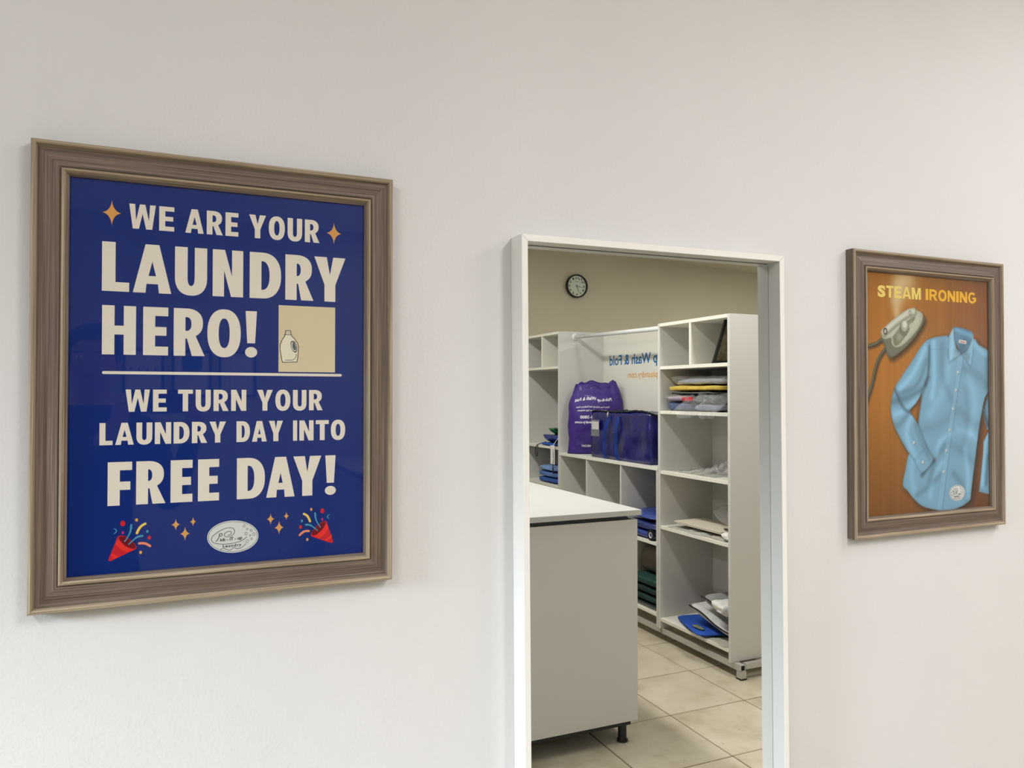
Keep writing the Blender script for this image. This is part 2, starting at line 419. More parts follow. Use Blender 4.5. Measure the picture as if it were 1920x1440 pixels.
# floor: grout bed, and tiles laid one by one on it
fl = struct('floor', box(bmesh.new(), (XL - T, YB - T, -.1), (XR + T, T, -.003)), paint_mat('brown_grout', (104, 84, 60), .9, .15, 30))
m, nt, b = new_mat('beige_stone_tile')
oi = nt.nodes.new('ShaderNodeObjectInfo'); tc = nt.nodes.new('ShaderNodeTexCoord'); va = nt.nodes.new('ShaderNodeVectorMath'); va.operation = 'ADD'
sc_ = nt.nodes.new('ShaderNodeVectorMath'); sc_.operation = 'SCALE'; sc_.inputs['Scale'].default_value = 37
cb = nt.nodes.new('ShaderNodeCombineXYZ')
for k in range(3): nt.links.new(oi.outputs['Random'], cb.inputs[k])
nt.links.new(cb.outputs[0], sc_.inputs[0]); nt.links.new(tc.outputs['Object'], va.inputs[0]); nt.links.new(sc_.outputs[0], va.inputs[1])
f = noise_tex(nt, va.outputs[0], 5, 7, .62); f2 = noise_tex(nt, va.outputs[0], 38, 3, .6)
c1 = ramp(nt, f, [(.3, lin((170, 157, 133))), (.5, lin((191, 181, 159))), (.72, lin((203, 194, 174)))])
c2 = ramp(nt, f2, [(.24, lin((120, 98, 68))), (.31, (1, 1, 1))])
mx = nt.nodes.new('ShaderNodeMix'); mx.data_type = 'RGBA'; mx.blend_type = 'MULTIPLY'; mx.inputs[0].default_value = .55
nt.links.new(c1, mx.inputs[6]); nt.links.new(c2, mx.inputs[7]); nt.links.new(mx.outputs[2], b.inputs['Base Color'])
b.inputs['Roughness'].default_value = .36; M['tile'] = m
P_, GAP = .45, .006
tm = bpy.data.meshes.new('tile'); bm = bmesh.new(); box(bm, (0, 0, -.012), (P_ - GAP, P_ - GAP, 0))
es = [e for e in bm.edges if all(v.co.z > -.001 for v in e.verts)]
bmesh.ops.bevel(bm, geom=es, offset=.0022, segments=1, affect='EDGES'); bmesh.ops.recalc_face_normals(bm, faces=bm.faces)
bm.to_mesh(tm); bm.free(); tm.materials.append(m)
gx, gy = 2.176 + GAP / 2, V(0, 1.308, 0)[1] + GAP / 2
i0 = math.floor((XL - gx) / P_); j0 = math.floor((YB - gy) / P_)
for i in range(i0, i0 + 23):
    for j in range(j0, j0 + 14):
        xa, xb = max(XL, gx + i * P_), min(XR, gx + i * P_ + P_ - GAP); ya, yb = max(YB, gy + j * P_), min(0, gy + j * P_ + P_ - GAP)
        if xb - xa < .02 or yb - ya < .02: continue
        o = bpy.data.objects.new('tile', tm); COL.objects.link(o); o.parent = fl; o.location = (xa, ya, random.uniform(-.0006, .0004))
        o.scale = ((xb - xa) / (P_ - GAP), (yb - ya) / (P_ - GAP), 1)

# ceiling lamps (fixtures with their own light), the last three added as fill
def lamp(i, x, y, rz, power):
    lab = ['white ceiling light panel nearest the mirror wall', 'white ceiling light panel over the middle of the counter', 'added white ceiling fill light over the far end of the counter', 'added white ceiling fill light behind the shelving units', 'added white ceiling fill light nearest the shop window'][i]
    t = thing('ceiling_light', lab, 'lamp', (x, y, ZC), (0, 0, rz), 'ceiling light panels')
    bm = bmesh.new(); sx, sy = .13, .62
    for a, b_ in (((-sx, -sy), (sx, -sy + .03)), ((-sx, sy - .03), (sx, sy)), ((-sx, -sy + .03), (-sx + .03, sy - .03)), ((sx - .03, -sy + .03), (sx, sy - .03))):
        box(bm, (x + a[0], y + a[1], ZC - .05), (x + b_[0], y + b_[1], ZC - .0005))
    obj('frame', bm, M['mirror_frame'], t)
    obj('diffuser', BX((x - sx + .03, y - sy + .03, ZC - .035), (x + sx - .03, y + sy - .03, ZC - .03), 0), emit_mat('lit_diffuser', LAMP_COL, 3), t)
    l = area('lamp_light', (x, y, ZC - .055), (0, 0, rz), 2 * sx - .07, 2 * sy - .08, power, LAMP_COL); l.name = 'ceiling_light_lamp'
for i, q in enumerate(LAMPS): lamp(i, *q)

# ------------------------------------------------------------------ picture frames
def rails(root, x0, x1, z0, z1, prof, mats, mi, name='frame_rail', rot=None):
    """four mitred mouldings; prof: (inset, proud) closed outline; mi: material per outline segment"""
    cs = [(x0, z0, 1, 1), (x1, z0, -1, 1), (x1, z1, -1, -1), (x0, z1, 1, -1)]
    for k in range(4):
        a, c = cs[k], cs[(k + 1) % 4]; bm = bmesh.new(); uv = bm.loops.layers.uv.new('UVMap')
        A = [bm.verts.new((a[0] + a[2] * s, -t, a[1] + a[3] * s)) for s, t in prof]
        B = [bm.verts.new((c[0] + c[2] * s, -t, c[1] + c[3] * s)) for s, t in prof]
        acc = [0]
        for p, q in zip(prof, prof[1:] + prof[:1]): acc.append(acc[-1] + math.hypot(p[0] - q[0], p[1] - q[1]))
        n = len(prof)
        for i in range(n):
            j = (i + 1) % n
            fc = bm.faces.new((A[i], A[j], B[j], B[i])); fc.material_index = mi[i]
            for lp in fc.loops:
                v = lp.vert; along = (v.co.x - x0 if k % 2 == 0 else v.co.z - z0) + k * 1.7
                s_ = acc[i] if v in (A[i], B[i]) else acc[i + 1]
                lp[uv].uv = (along, s_ + k * .3)
        bm.faces.new(A); bm.faces.new(B[::-1])
        o = obj(name, bm, mats, root)
WPROF = [(0, .001), (0, .021), (.0012, .0235), (.004, .0245), (.0062, .0235), (.008, .0195), (.011, .0165), (.015, .0158), (.019, .0168), (.024, .0188), (.030, .0203),
         (.0355, .0206), (.0378, .0188), (.0384, .0215), (.0398, .0232), (.0418, .0232), (.0430, .0215), (.0445, .0185), (.047, .0165), (.0482, .0155), (.0482, .0115), (.044, .0115), (.044, .001)]
WMI = [0, 1, 1, 1, 1, 0, 0, 0, 0, 0, 0, 0, 0, 1, 1, 1, 1, 0, 0, 0, 0, 0, 0]
def picture(label, X0, X1, Z0, Z1, px0, px1, pz0, pz1):
    t = thing('framed_poster', label, 'poster', ((X0 + X1) / 2, 0, Z0), group=None)
    rails(t, X0, X1, Z0, Z1, WPROF, [M['wood'], M['wood_edge']], WMI)
    obj('backing', BX((X0 + .045, -.0105, Z0 + .045), (X1 - .045, -.001, Z1 - .045), 0), paint_mat('brown_backing', (130, 104, 76), .8), t)
    obj('glass', BX((px0 - .002, -.0150, pz0 - .002), (px1 + .002, -.0132, pz1 + .002), 0), M['glass'], t)
    return t

# poster A : blue, white capitals
X0, X1, Z0, Z1 = -.1960, .3380, 1.2235, 1.9110
AX, AZ = -.1480, 1.2695; AW, AH = .4412, .5956
pa = picture('large framed blue poster with big white capital lettering, left of the mirror', X0, X1, Z0, Z1, AX, AX + AW, AZ, AZ + AH)
bm = bmesh.new(); box(bm, (AX - .002, -.0118, AZ - .002), (AX + AW + .002, -.0106, AZ + AH + .002))
pr = obj('print', bm, M['blue_print'], pa)
def PA(lv): return lambda x, z: Vector((AX + x / 1000, -.01185 - lv * .00006, AZ + z / 1000))
def art(name, bm, mats, label=None, par=None): return obj(name, bm, mats, par or pr, label, recalc=False)
def spread_word(txt, x0, x1, wd, gap):
    ws = [wd[c] for c in txt]; tot = sum(ws) + gap * (len(txt) - 1); k = (x1 - x0) / tot; out = []; x = x0
    for c, w_ in zip(txt, ws): out.append((c, x, x + w_ * k)); x += (w_ + gap) * k
    return out
WD = dict(W=50, E=29, A=40, R=35, Y=39, O=38, U=35, L=28, N=36.5, D=36, H=37, F=27.5, T=34, I=10.5, S=33, M=42, G=37)
WD['!'] = 13
LN = lambda words, gap=5.0: [g for w_, a, b_ in words for g in spread_word(w_, a, b_, WD, gap)]
art('lettering', letter_bm(LN([('WE', 79, 141.6), ('ARE', 157.4, 235.5), ('YOUR', 251.8, 362.7)], 6.5), PA(1), .225, .185, 37.6, 523.6), M['cream'])
art('lettering', letter_bm([('L', 43, 79.6), ('A', 84.6, 138), ('U', 143, 189.4), ('N', 197.6, 243.1), ('D', 253, 301.8), ('R', 308.5, 352.9), ('Y', 355, 406.5)], PA(1), .243, .188, 74.4, 426.4), M['cream'])
art('lettering', letter_bm([('H', 43.6, 89.3), ('E', 99.1, 134), ('R', 141.8, 185.5), ('O', 190.2, 239.9), ('!', 247.2, 264.4)], PA(1), .225, .182, 74.0, 331), M['cream'])
art('lettering', letter_bm(LN([('WE', 75.8, 132.6), ('TURN', 148.4, 248.8), ('YOUR', 265.3, 368.9)], 6.5), PA(1), .228, .188, 33.7, 244.6), M['cream'])
art('lettering', letter_bm(LN([('LAUNDRY', 41.3, 218.4), ('DAY', 234.2, 305.7), ('INTO', 321.7, 407)], 5.6), PA(1), .240, .195, 33.2, 194.8), M['cream'])
art('lettering', letter_bm([('F', 52.6, 85.4), ('R', 91, 130.9), ('E', 138.7, 169.9), ('E', 177.8, 208.7), ('D', 235.1, 277.9), ('A', 280, 324.6), ('Y', 322.3, 367.5), ('!', 374.6, 390.6)], PA(1), .25, .192, 65.4, 103.6), M['cream'])
art('dividing_rule', flat_bm([stroke_ring([(46.2, 303.7), (398.8, 303.2)], 4.4)], PA(1)), M['cream'])
for s in ((55.6, 544.7, 12.7, 18.7), (387.2, 541.8, 12.2, 17.8), (146.4, 69.5, 6.2, 9.1), (159.6, 54.6, 7.1, 10.9), (171.1, 72.4, 4.6, 7.4), (287.0, 68.8, 6.2, 9.2), (300.3, 54.2, 7.5, 10.9), (311.6, 72.2, 4.3, 6.9)):
    art('gold_sparkle', flat_bm([star(*s)], PA(1)), M['gold'])
# picture panel: cream ground with the white detergent bottle
art('picture_panel', flat_bm([[(298.2, 307.8), (389.6, 307.8), (389.6, 416.8), (298.2, 416.8)]], PA(1)), M['panel_cream'])
BOT = {'bottle': [(309.2, 375.4), (317.1, 375.7), (318.0, 368.9), (319.3, 366.2), (323.3, 362.7), (328.3, 355.5), (329.9, 348.2), (328.8, 332.6), (327.5, 324.3), (304.5, 323.5), (302.8, 331.1), (300.5, 345.6), (300.9, 352.9), (304.8, 362.1), (307.6, 365.4), (307.9, 368.6), (308.7, 369.5)], 'handle': [(318.0, 357.9), (321.6, 358.9), (325.1, 356.3), (327.4, 349.9), (327.4, 342.6), (325.2, 339.8), (321.6, 341.6), (318.5, 347.0), (317.2, 353.3)], 'hole': [(320.7, 356.6), (323.4, 356.2), (325.6, 350.8), (326.1, 345.3), (324.3, 343.0), (321.2, 346.1), (319.8, 351.6)], 'cap': [(307.9, 368.6), (318.9, 368.9)], 'curl': [(308.5, 327.2), (319.9, 327.4), (325.2, 331.6), (326.5, 337.1)]}
bm = flat_bm([BOT['bottle']], PA(2))
ring = BOT['bottle'] + [BOT['bottle'][0]]
for p, q in zip(ring, ring[1:]): merge(bm, flat_bm([stroke_ring([p, q], 1.1)], PA(3)), 1)
merge(bm, flat_bm([spath(BOT['handle'] + [BOT['handle'][0]], 4)], PA(4)), 1); 
def shrink(r, k):
    cx = sum(p[0] for p in r) / len(r); cz = sum(p[1] for p in r) / len(r)
    return [(cx + (p[0] - cx) * k, cz + (p[1] - cz) * k) for p in r]
merge(bm, flat_bm([spath(shrink(BOT['handle'], .82) + [shrink(BOT['handle'], .82)[0]], 4)], PA(5)), 0)
merge(bm, flat_bm([spath(BOT['hole'] + [BOT['hole'][0]], 4)], PA(6)), 2)
for k, wd in (('cap', .9), ('curl', .8)): merge(bm, flat_bm([stroke_ring(spath(BOT[k], 4), wd)], PA(4)), 1)
for xx in (310.6, 313.2, 315.6): merge(bm, flat_bm([stroke_ring([(xx, 370.5), (xx, 374.2)], .6)], PA(4)), 1)
art('bottle_drawing', bm, [M['bottle'], M['ink'], flat_mat('print_slate', (86, 104, 112))])
# party poppers
POPS = [{'mouth': [(67.4, 57.4), (71.4, 58.4), (77.7, 56.1), (85.0, 49.5), (90.5, 43.0), (92.1, 38.9), (90.5, 36.0), (85.1, 36.9), (77.8, 41.0), (71.5, 47.6), (67.9, 52.8)], 'cone': [(67.0, 57.9), (92.1, 37.9), (87.8, 34.7), (56.6, 20.8), (54.3, 22.0), (54.8, 25.0), (64.4, 51.1)], 'band1': [(65.2, 51.0), (63.5, 45.2), (70.7, 37.6), (77.9, 33.0), (86.0, 34.3), (90.5, 36.0), (85.1, 37.2), (77.8, 41.0), (71.5, 47.6), (67.9, 52.8)], 'band2': [(57.8, 31.7), (61.8, 31.3), (68.1, 26.8), (61.0, 23.4), (59.2, 26.6)], 's1': [(76.0, 49.2), (80.4, 55.9), (84.0, 64.7), (84.8, 73.2)], 's2': [(81.4, 44.3), (87.7, 50.3), (93.1, 54.4), (99.9, 55.7)], 'y': [(92.6, 60.5), (94.9, 65.9), (98.5, 70.7), (103.9, 73.9)], 'o': [(95.9, 44.6), (101.4, 44.4), (106.0, 42.8), (110.6, 39.4)], 'arc': [(61.1, 69.3), (64.2, 67.6), (64.5, 64.1), (61.6, 61.8)], 'dots': [(73.3, 76.2, 3.4, 'red'), (92.0, 80.3, 2, 'gold'), (106.8, 62.0, 1.8, 'teal'), (109.6, 52.4, 2.4, 'red'), (73.4, 62.4, 1.8, 'pink'), (97.8, 30.8, 2, 'gold')]}, {'mouth': [(351.7, 37.5), (351.0, 40.3), (355.7, 47.5), (364.5, 55.9), (372.0, 59.5), (375.8, 59.2), (375.5, 55.1), (370.7, 47.1), (363.9, 40.7), (357.1, 36.7)], 'cone': [(350.7, 39.6), (376.1, 59.9), (380.3, 47.1), (387.6, 24.4), (387.3, 22.3), (379.0, 24.3), (351.7, 36.1)], 'band1': [(352.7, 36.4), (357.1, 36.7), (363.9, 40.7), (370.7, 47.1), (375.5, 55.1), (376.1, 59.2), (379.6, 47.9), (376.2, 41.2), (370.7, 35.4), (364.6, 31.7)], 'band2': [(372.8, 29.0), (379.0, 32.0), (384.5, 37.1), (385.5, 32.9), (381.7, 29.7), (376.9, 26.6)], 's1': [(366.3, 50.2), (361.1, 58.9), (358.4, 66.6), (357.8, 73.9)], 's2': [(361.5, 45.4), (355.1, 51.0), (349.6, 54.8), (342.9, 56.0)], 'y': [(339.5, 74.0), (343.5, 71.7), (346.9, 67.4), (349.6, 61.0)], 'o': [(332.9, 39.6), (336.9, 43.0), (341.6, 45.4), (347.7, 45.2)], 'arc': [(381.6, 70.0), (378.5, 68.8), (378.2, 65.7), (380.6, 63.4)], 'dots': [(369.6, 77.1, 3.4, 'red'), (351.4, 80.6, 2, 'gold'), (336.4, 62.6, 1.8, 'teal'), (334.4, 52.8, 2.4, 'red'), (369.3, 63.1, 1.8, 'pink'), (345.2, 31.4, 2, 'gold')]}]
PM = {'red': 0, 'red2': 1, 'darkred': 2, 'teal': 3, 'gold': 4, 'pink': 5, 'coral': 6, 'yellow': 7}
for pp in POPS:
    bm = flat_bm([pp['cone']], PA(1)); [setattr(f, 'material_index', 0) for f in bm.faces]
    merge(bm, flat_bm([pp['band1']], PA(2)), 1); merge(bm, flat_bm([pp['band2']], PA(2)), 1)
    mo = spath(pp['mouth'] + [pp['mouth'][0]], 4)
    merge(bm, flat_bm([mo], PA(3)), 0); merge(bm, flat_bm([shrink(mo, .9)], PA(4)), 2)
    for k, wd, c in (('s1', [1.6, 2, 2.6, 3.0], 'teal'), ('s2', [1.6, 2, 2.6, 3.0], 'teal'), ('y', [3.6] * 4, 'yellow'), ('o', [3.6] * 4, 'coral'), ('arc', [1, 1.6, 1.6, 1], 'teal')):
        path = spath(pp[k], 5); n = len(path); ws = [wd[min(len(wd) - 1, int(i / n * len(wd)))] for i in range(n)]
        merge(bm, flat_bm([stroke_ring(path, ws)], PA(5)), PM[c])
    for x, z, r, c in pp['dots']: merge(bm, flat_bm([circle(x, z, r, 14, r * 1.25)], PA(5)), PM[c])
    art('party_popper', bm, [M[k] for k in PM])
# oval emblem
EMB = {'swirl': [(222.3, 47.4), (225.0, 48.1), (227.2, 50.2), (226.6, 52.8), (223.9, 53.6), (220.2, 52.7), (217.2, 50.1), (217.0, 47.3), (219.7, 45.1), (224.5, 45.3), (228.8, 47.0), (231.8, 50.5), (232.0, 54.5), (229.8, 57.8), (226.0, 59.2), (220.7, 59.0), (215.3, 57.6), (208.9, 54.4), (203.6, 50.8), (199.4, 47.2), (197.8, 43.3), (198.9, 39.3), (202.1, 36.7), (209.0, 34.8), (217.0, 33.9), (225.1, 33.8), (233.2, 34.9), (240.2, 36.6), (245.7, 39.1), (250.6, 43.0)], 'wave': [(211.2, 25.5), (213.9, 27.3), (216.5, 27.1), (220.3, 25.3), (224.1, 23.9), (226.8, 24.2), (229.4, 26.6), (232.1, 27.2), (234.8, 25.7), (238.6, 25.3), (242.5, 26.4), (246.3, 29.0), (249.0, 31.9)], 'p': [(204.7, 39.1), (207.4, 42.3), (209.0, 45.9), (210.0, 49.8)], 'p2': [(209.2, 49.5), (211.1, 51.1), (213.2, 50.7), (213.8, 48.6), (212.2, 47.1), (210.0, 46.9)], 'bub': [(246.5, 60.8, 1.9), (251.2, 55.5, 1.4), (257.2, 52.8, 1.8), (249.6, 48.0, 2.1), (255.6, 44.7, 1.2), (261.2, 46.5, 2.2), (257.7, 39.0, 1.6), (251.3, 35.9, 2.2)], 'ick': [(210.3, 38.7), (243.2, 40.7), (243.2, 43.3)], 'lau': [(214.7, 28.9), (242.2, 29.6), (214.6, 33.2)]}
def oval(k, n=56):
    out = []
    for i in range(n):
        a = 2 * math.pi * i / n; x, z = 38.4 * k * math.cos(a), 25.6 * k * math.sin(a) if k == 1 else 25.6 * (1 - (1 - k) * 1.5) * math.sin(a)
        out.append((230 + x, 44.7 + z - .035 * x))
    return out
bm = flat_bm([oval(1)], PA(1)); merge(bm, flat_bm([oval(.962), oval(.946)], PA(2)), 1)
for k, wd in (('swirl', .8), ('wave', .8), ('p', 1.1), ('p2', 1.0)): merge(bm, flat_bm([stroke_ring(spath(EMB[k], 4), wd)], PA(3)), 1)
for x, z, r in EMB['bub']: merge(bm, flat_bm([circle(x, z, r, 18, r * 1.15), circle(x, z, r - .5, 18, (r - .5) * 1.15)], PA(3)), 1)
curve_up = lambda lv, x0: (lambda x, z: PA(lv)(x, z + .0018 * max(0, x - x0) ** 2))
merge(bm, font_bm('ick - iT - up', 210.6, 243.4, 38.6, 5.2, curve_up(3, 216), .03), 1)
merge(bm, font_bm('Laundry', 214.7, 242.4, 28.6, 4.6, curve_up(3, 222), .03, 1.25), 1)
art('oval_emblem', bm, [M['emblem'], M['ink']])

# poster B : painted picture of an iron and a blue shirt, printed as coloured dots (one colour per grid point of the sheet)
X0, X1, Z0, Z1 = 1.4185, 1.9440, 1.2080, 1.8765
BXo, BZo = 1.4655, 1.2530; BW, BH = .4335, .5768
pb = picture('smaller framed poster of an iron and a blue shirt, right of the mirror', X0, X1, Z0, Z1, BXo, BXo + BW, BZo, BZo + BH)
SH = {'body': [(280.4, 433.9), (248.4, 430.5), (227.3, 426.4), (202.1, 417.0), (206.1, 399.7), (216.1, 359.4), (205.3, 330.3), (190.6, 307.1), (183.2, 266.9), (173.2, 218.2), (158.4, 172.8), (137.9, 139.2), (129.5, 108.4), (119.9, 72.0), (137.0, 55.6), (161.0, 33.0), (185.4, 17.4), (222.6, 7.1), (256.1, 1.6), (281.7, -0.6), (329.4, 8.9), (358.2, 22.0), (362.8, 39.6), (370.0, 78.0), (381.9, 137.3), (393.8, 196.9), (405.7, 241.8), (417.5, 277.9), (436.1, 308.2), (437.2, 391.7), (396.6, 413.4), (376.6, 427.9), (334.1, 391.0)], 'sleeve': [(202.1, 418.4), (227.3, 427.0), (214.5, 408.6), (210.8, 373.8), (207.5, 336.1), (196.9, 315.8), (184.2, 287.0), (165.5, 264.1), (147.1, 247.1), (171.2, 218.3), (203.4, 157.3), (226.0, 127.7), (184.2, 96.7), (158.0, 128.6), (130.0, 159.3), (106.4, 191.0), (90.8, 216.7), (82.0, 244.9), (83.5, 270.1), (94.8, 303.9), (119.8, 332.3), (160.6, 375.7), (183.4, 402.0)], 'cuff': [(197.2, 156.0), (226.0, 127.7), (184.2, 96.7), (157.2, 128.6)], 'rs1': [(436.1, 308.2), (424.3, 274.9), (410.3, 247.8), (416.7, 217.6), (425.5, 196.3), (434.7, 199.2)], 'rs2': [(434.7, 199.2), (420.8, 181.3), (410.6, 168.0), (408.8, 136.4), (399.1, 79.7), (391.8, 41.1), (432.5, 32.4)], 'cback': [(302.2, 456.7), (334.9, 454.9), (372.4, 446.4), (375.3, 430.9), (351.8, 398.8), (329.7, 387.3), (306.1, 419.9)], 'cl': [(302.2, 456.7), (284.6, 431.1), (282.1, 401.6), (285.2, 366.9), (329.7, 387.9), (314.5, 397.9), (305.3, 422.8)], 'cr': [(374.6, 444.3), (377.9, 421.9), (371.6, 385.8), (365.5, 357.2), (334.0, 386.5), (354.0, 400.3), (369.0, 424.7)], 'label': [(322.3, 425.1), (350.3, 422.3), (348.9, 413.9), (321.3, 416.8)], 'placket': [(316.5, 381.7), (339.3, 384.5), (331.4, 346.3), (311.7, 272.2), (289.3, 169.5), (256.1, 1.6), (236.0, 6.8), (268.6, 155.4), (297.0, 272.3), (309.4, 331.3)], 'buttons': [(317.3, 343.2), (309.0, 298.2), (297.6, 251.7), (284.9, 199.8), (272.7, 148.9), (262.8, 97.3), (189.8, 123.2), (159.2, 171.3)], 'emb': [(311.1, 42.9), (340.3, 41.4)], 'iron': [(51.8, 428.1), (63.6, 443.9), (97.2, 466.3), (133.4, 486.2), (157.7, 491.9), (180.2, 489.7), (193.7, 480.2), (198.6, 470.3), (191.0, 455.6), (165.2, 425.9), (132.5, 399.3), (94.4, 377.2), (79.4, 374.9), (70.8, 382.4), (61.3, 404.6), (51.7, 419.7)], 'ironup': [(51.8, 428.1), (63.6, 443.9), (97.2, 466.3), (133.4, 486.2), (157.7, 491.9), (180.2, 489.7), (193.7, 480.2), (184.0, 456.8), (161.2, 433.0), (124.5, 406.2), (100.5, 399.9), (86.8, 408.1), (85.0, 422.1), (65.3, 418.7), (55.6, 421.2)], 'opening': [(89.7, 424.5), (117.0, 450.0), (141.2, 465.2), (165.7, 476.2), (161.5, 464.5), (145.2, 455.3), (147.1, 444.0), (132.8, 426.4), (108.6, 405.8), (94.7, 405.4)], 'hbar': [(61.5, 432.6), (101.1, 459.3), (141.4, 480.9), (161.8, 486.1)], 'dial': [(126.9, 443.3), (129.8, 451.9)], 'btn': [(65.5, 436.9), (149.5, 484.1)], 'cord1': [(53.6, 417.0), (38.0, 408.1), (18.8, 402.1), (-4.1, 398.7)], 'cord2': [(63.1, 393.4), (49.4, 379.1), (39.6, 365.0), (30.5, 342.6), (21.8, 314.7), (10.1, 287.0), (-3.4, 256.7)], 'steam': [(109.3, 476.7), (97.6, 498.8), (109.7, 522.1), (113.9, 545.0), (134.2, 563.3), (158.6, 576.3)], 'text': [(41.2, 543.6), (41.0, 517.1), (187.0, 546.3), (186.7, 518.0), (203.5, 544.3), (203.2, 517.7), (387.1, 545.6), (386.7, 518.5)], 'folds': None}
for q_, p_ in ((4, (210, 400)), (5, (207, 359)), (6, (199, 330)), (7, (188, 307))): SH['body'][q_] = p_
NX, NZ = 290, 400
gx_, gz_ = np.meshgrid(np.linspace(-2, BW * 1000 + 2, NX), np.linspace(-2, BH * 1000 + 2, NZ))
IMG = np.zeros((NZ, NX, 3)); PXW = 1.5
def seg_dist(path, closed=False):
    pts = [np.array(p, float) for p in path]; d = np.full(gx_.shape, 1e9)
    for a, b_ in zip(pts, pts[1:] + (pts[:1] if closed else [])) if closed else zip(pts, pts[1:]):
        ab = b_ - a; L2 = max(1e-9, ab @ ab); t = np.clip(((gx_ - a[0]) * ab[0] + (gz_ - a[1]) * ab[1]) / L2, 0, 1)
        d = np.minimum(d, np.hypot(gx_ - a[0] - t * ab[0], gz_ - a[1] - t * ab[1]))
    return d
def pmask(poly, soft=PXW, grow=0):
    ins = np.zeros(gx_.shape, bool); n = len(poly)
    for i in range(n):
        (x1, y1), (x2, y2) = poly[i], poly[(i + 1) % n]
        if y1 == y2: continue
        cnd = ((y1 > gz_) != (y2 > gz_)) & (gx_ < (x2 - x1) * (gz_ - y1) / (y2 - y1) + x1); ins ^= cnd
    d = seg_dist(poly, True); sd = np.where(ins, -d, d) - grow
    return np.clip(.5 - sd / soft, 0, 1)
def put(mask, rgb):
    global IMG
    c = np.array(rgb, float) / 255
    IMG = IMG * (1 - mask[..., None]) + c * mask[..., None]
def shade(mask, k):
    global IMG
    IMG = np.clip(IMG * (1 + k * mask[..., None]), 0, 1)
def sp(path, n=5): return spath(path, n)
u_, v_ = gx_ / 433, gz_ / 577
rs = np.random.RandomState(3)
grain = np.interp(gx_.ravel(), np.linspace(-5, 445, 90), rs.randn(90)).reshape(gx_.shape)
wav = np.sin(gx_ * .06 + np.sin(gz_ * .011) * 1.4) * .5
base = np.array([154, 98, 30]) / 255.
IMG[:] = base
lum = 1.02 + .12 * np.exp(-((u_ - .18) / .3) ** 2 - ((v_ - .62) / .35) ** 2) - .30 * np.clip(.45 - v_, 0, 1) * 1.6 - .32 * np.clip(u_ - .45, 0, 1) - .22 * np.clip(v_ - .9, 0, 1) * 5
lum += .022 * grain + .02 * wav
IMG *= lum[..., None]; IMG[..., 1] *= (1 - .22 * np.clip(u_ - .55, 0, 1) - .15 * np.clip(.3 - v_, 0, 1)); IMG[..., 2] *= (1 - .3 * np.clip(.4 - v_, 0, 1))
# soft print shadows of shirt and iron
body, sleeve = sp(SH['body'] + SH['body'][:1], 3), sp(SH['sleeve'] + SH['sleeve'][:1], 3)
shade(pmask([(x + 9, z - 6) for x, z in body], 26), -.62)
shade(pmask([(x + 3, z - 5) for x, z in sleeve], 14), -.5)
# steam
for i in range(26):
    t = i / 25; P = [np.array(p) for p in SH['steam']]; k = t * (len(P) - 1); j = min(int(k), len(P) - 2); c = P[j] * (1 - k + j) + P[j + 1] * (k - j)
    c = c + rs.randn(2) * (6 + 10 * t); r = 9 + 22 * t
    mk = np.exp(-((gx_ - c[0]) / r) ** 2 - ((gz_ - c[1]) / (r * 1.25)) ** 2) * (.21 - .10 * t)
    put(mk, (226, 205, 172))
# cords
for cd in ('cord1', 'cord2'):
    pth = sp(SH[cd], 6); d = seg_dist(pth)
    shade(np.clip(.5 - (seg_dist([(x + 4, z - 4) for x, z in pth]) - 4) / 6, 0, 1), -.4)
    put(np.clip(.5 - (d - 4.6) / PXW, 0, 1), (62, 58, 44)); put(np.clip(.5 - (seg_dist([(x - .8, z + .9) for x, z in pth]) - 2) / 3, 0, 1) * .8, (128, 122, 100))
# iron
ir = sp(SH['iron'] + SH['iron'][:1], 3)
shade(pmask([(x + 7, z - 7) for x, z in ir], 16), -.6)
put(pmask(ir), (92, 94, 78)); put(pmask(shrink(ir, .93), 3), (112, 113, 96))
up = sp(SH['ironup'] + SH['ironup'][:1], 3)
put(pmask(up), (168, 168, 150)); put(pmask(shrink(up, .9), 10) * .7, (196, 196, 178))
put(pmask(sp(SH['opening'] + SH['opening'][:1], 3), 3), (124, 124, 104)); put(pmask(shrink(sp(SH['opening'] + SH['opening'][:1], 3), .7), 12) * .8, (160, 160, 140))
hb = sp(SH['hbar'], 6); dh = seg_dist(hb)
put(np.clip(.5 - (dh - 11) / PXW, 0, 1), (150, 150, 132)); put(np.clip(.5 - (seg_dist([(x - 1, z + 2.5) for x, z in hb]) - 6) / 6, 0, 1), (206, 206, 190))
for (cx, cz), r, c in ((SH['dial'][0], 15, (120, 120, 104)), (SH['dial'][1], 11, (176, 176, 160)), ((SH['dial'][1][0] + 1, SH['dial'][1][1] + 4), 7, (214, 214, 200)), (SH['btn'][0], 7, (60, 58, 50)), (SH['btn'][0], 4, (186, 182, 168)), (SH['btn'][1], 5, (120, 120, 106)), (SH['btn'][1], 3.4, (190, 190, 176))):
    put(np.clip(.5 - (np.hypot(gx_ - cx, (gz_ - cz) * .85) - r) / PXW, 0, 1), c)
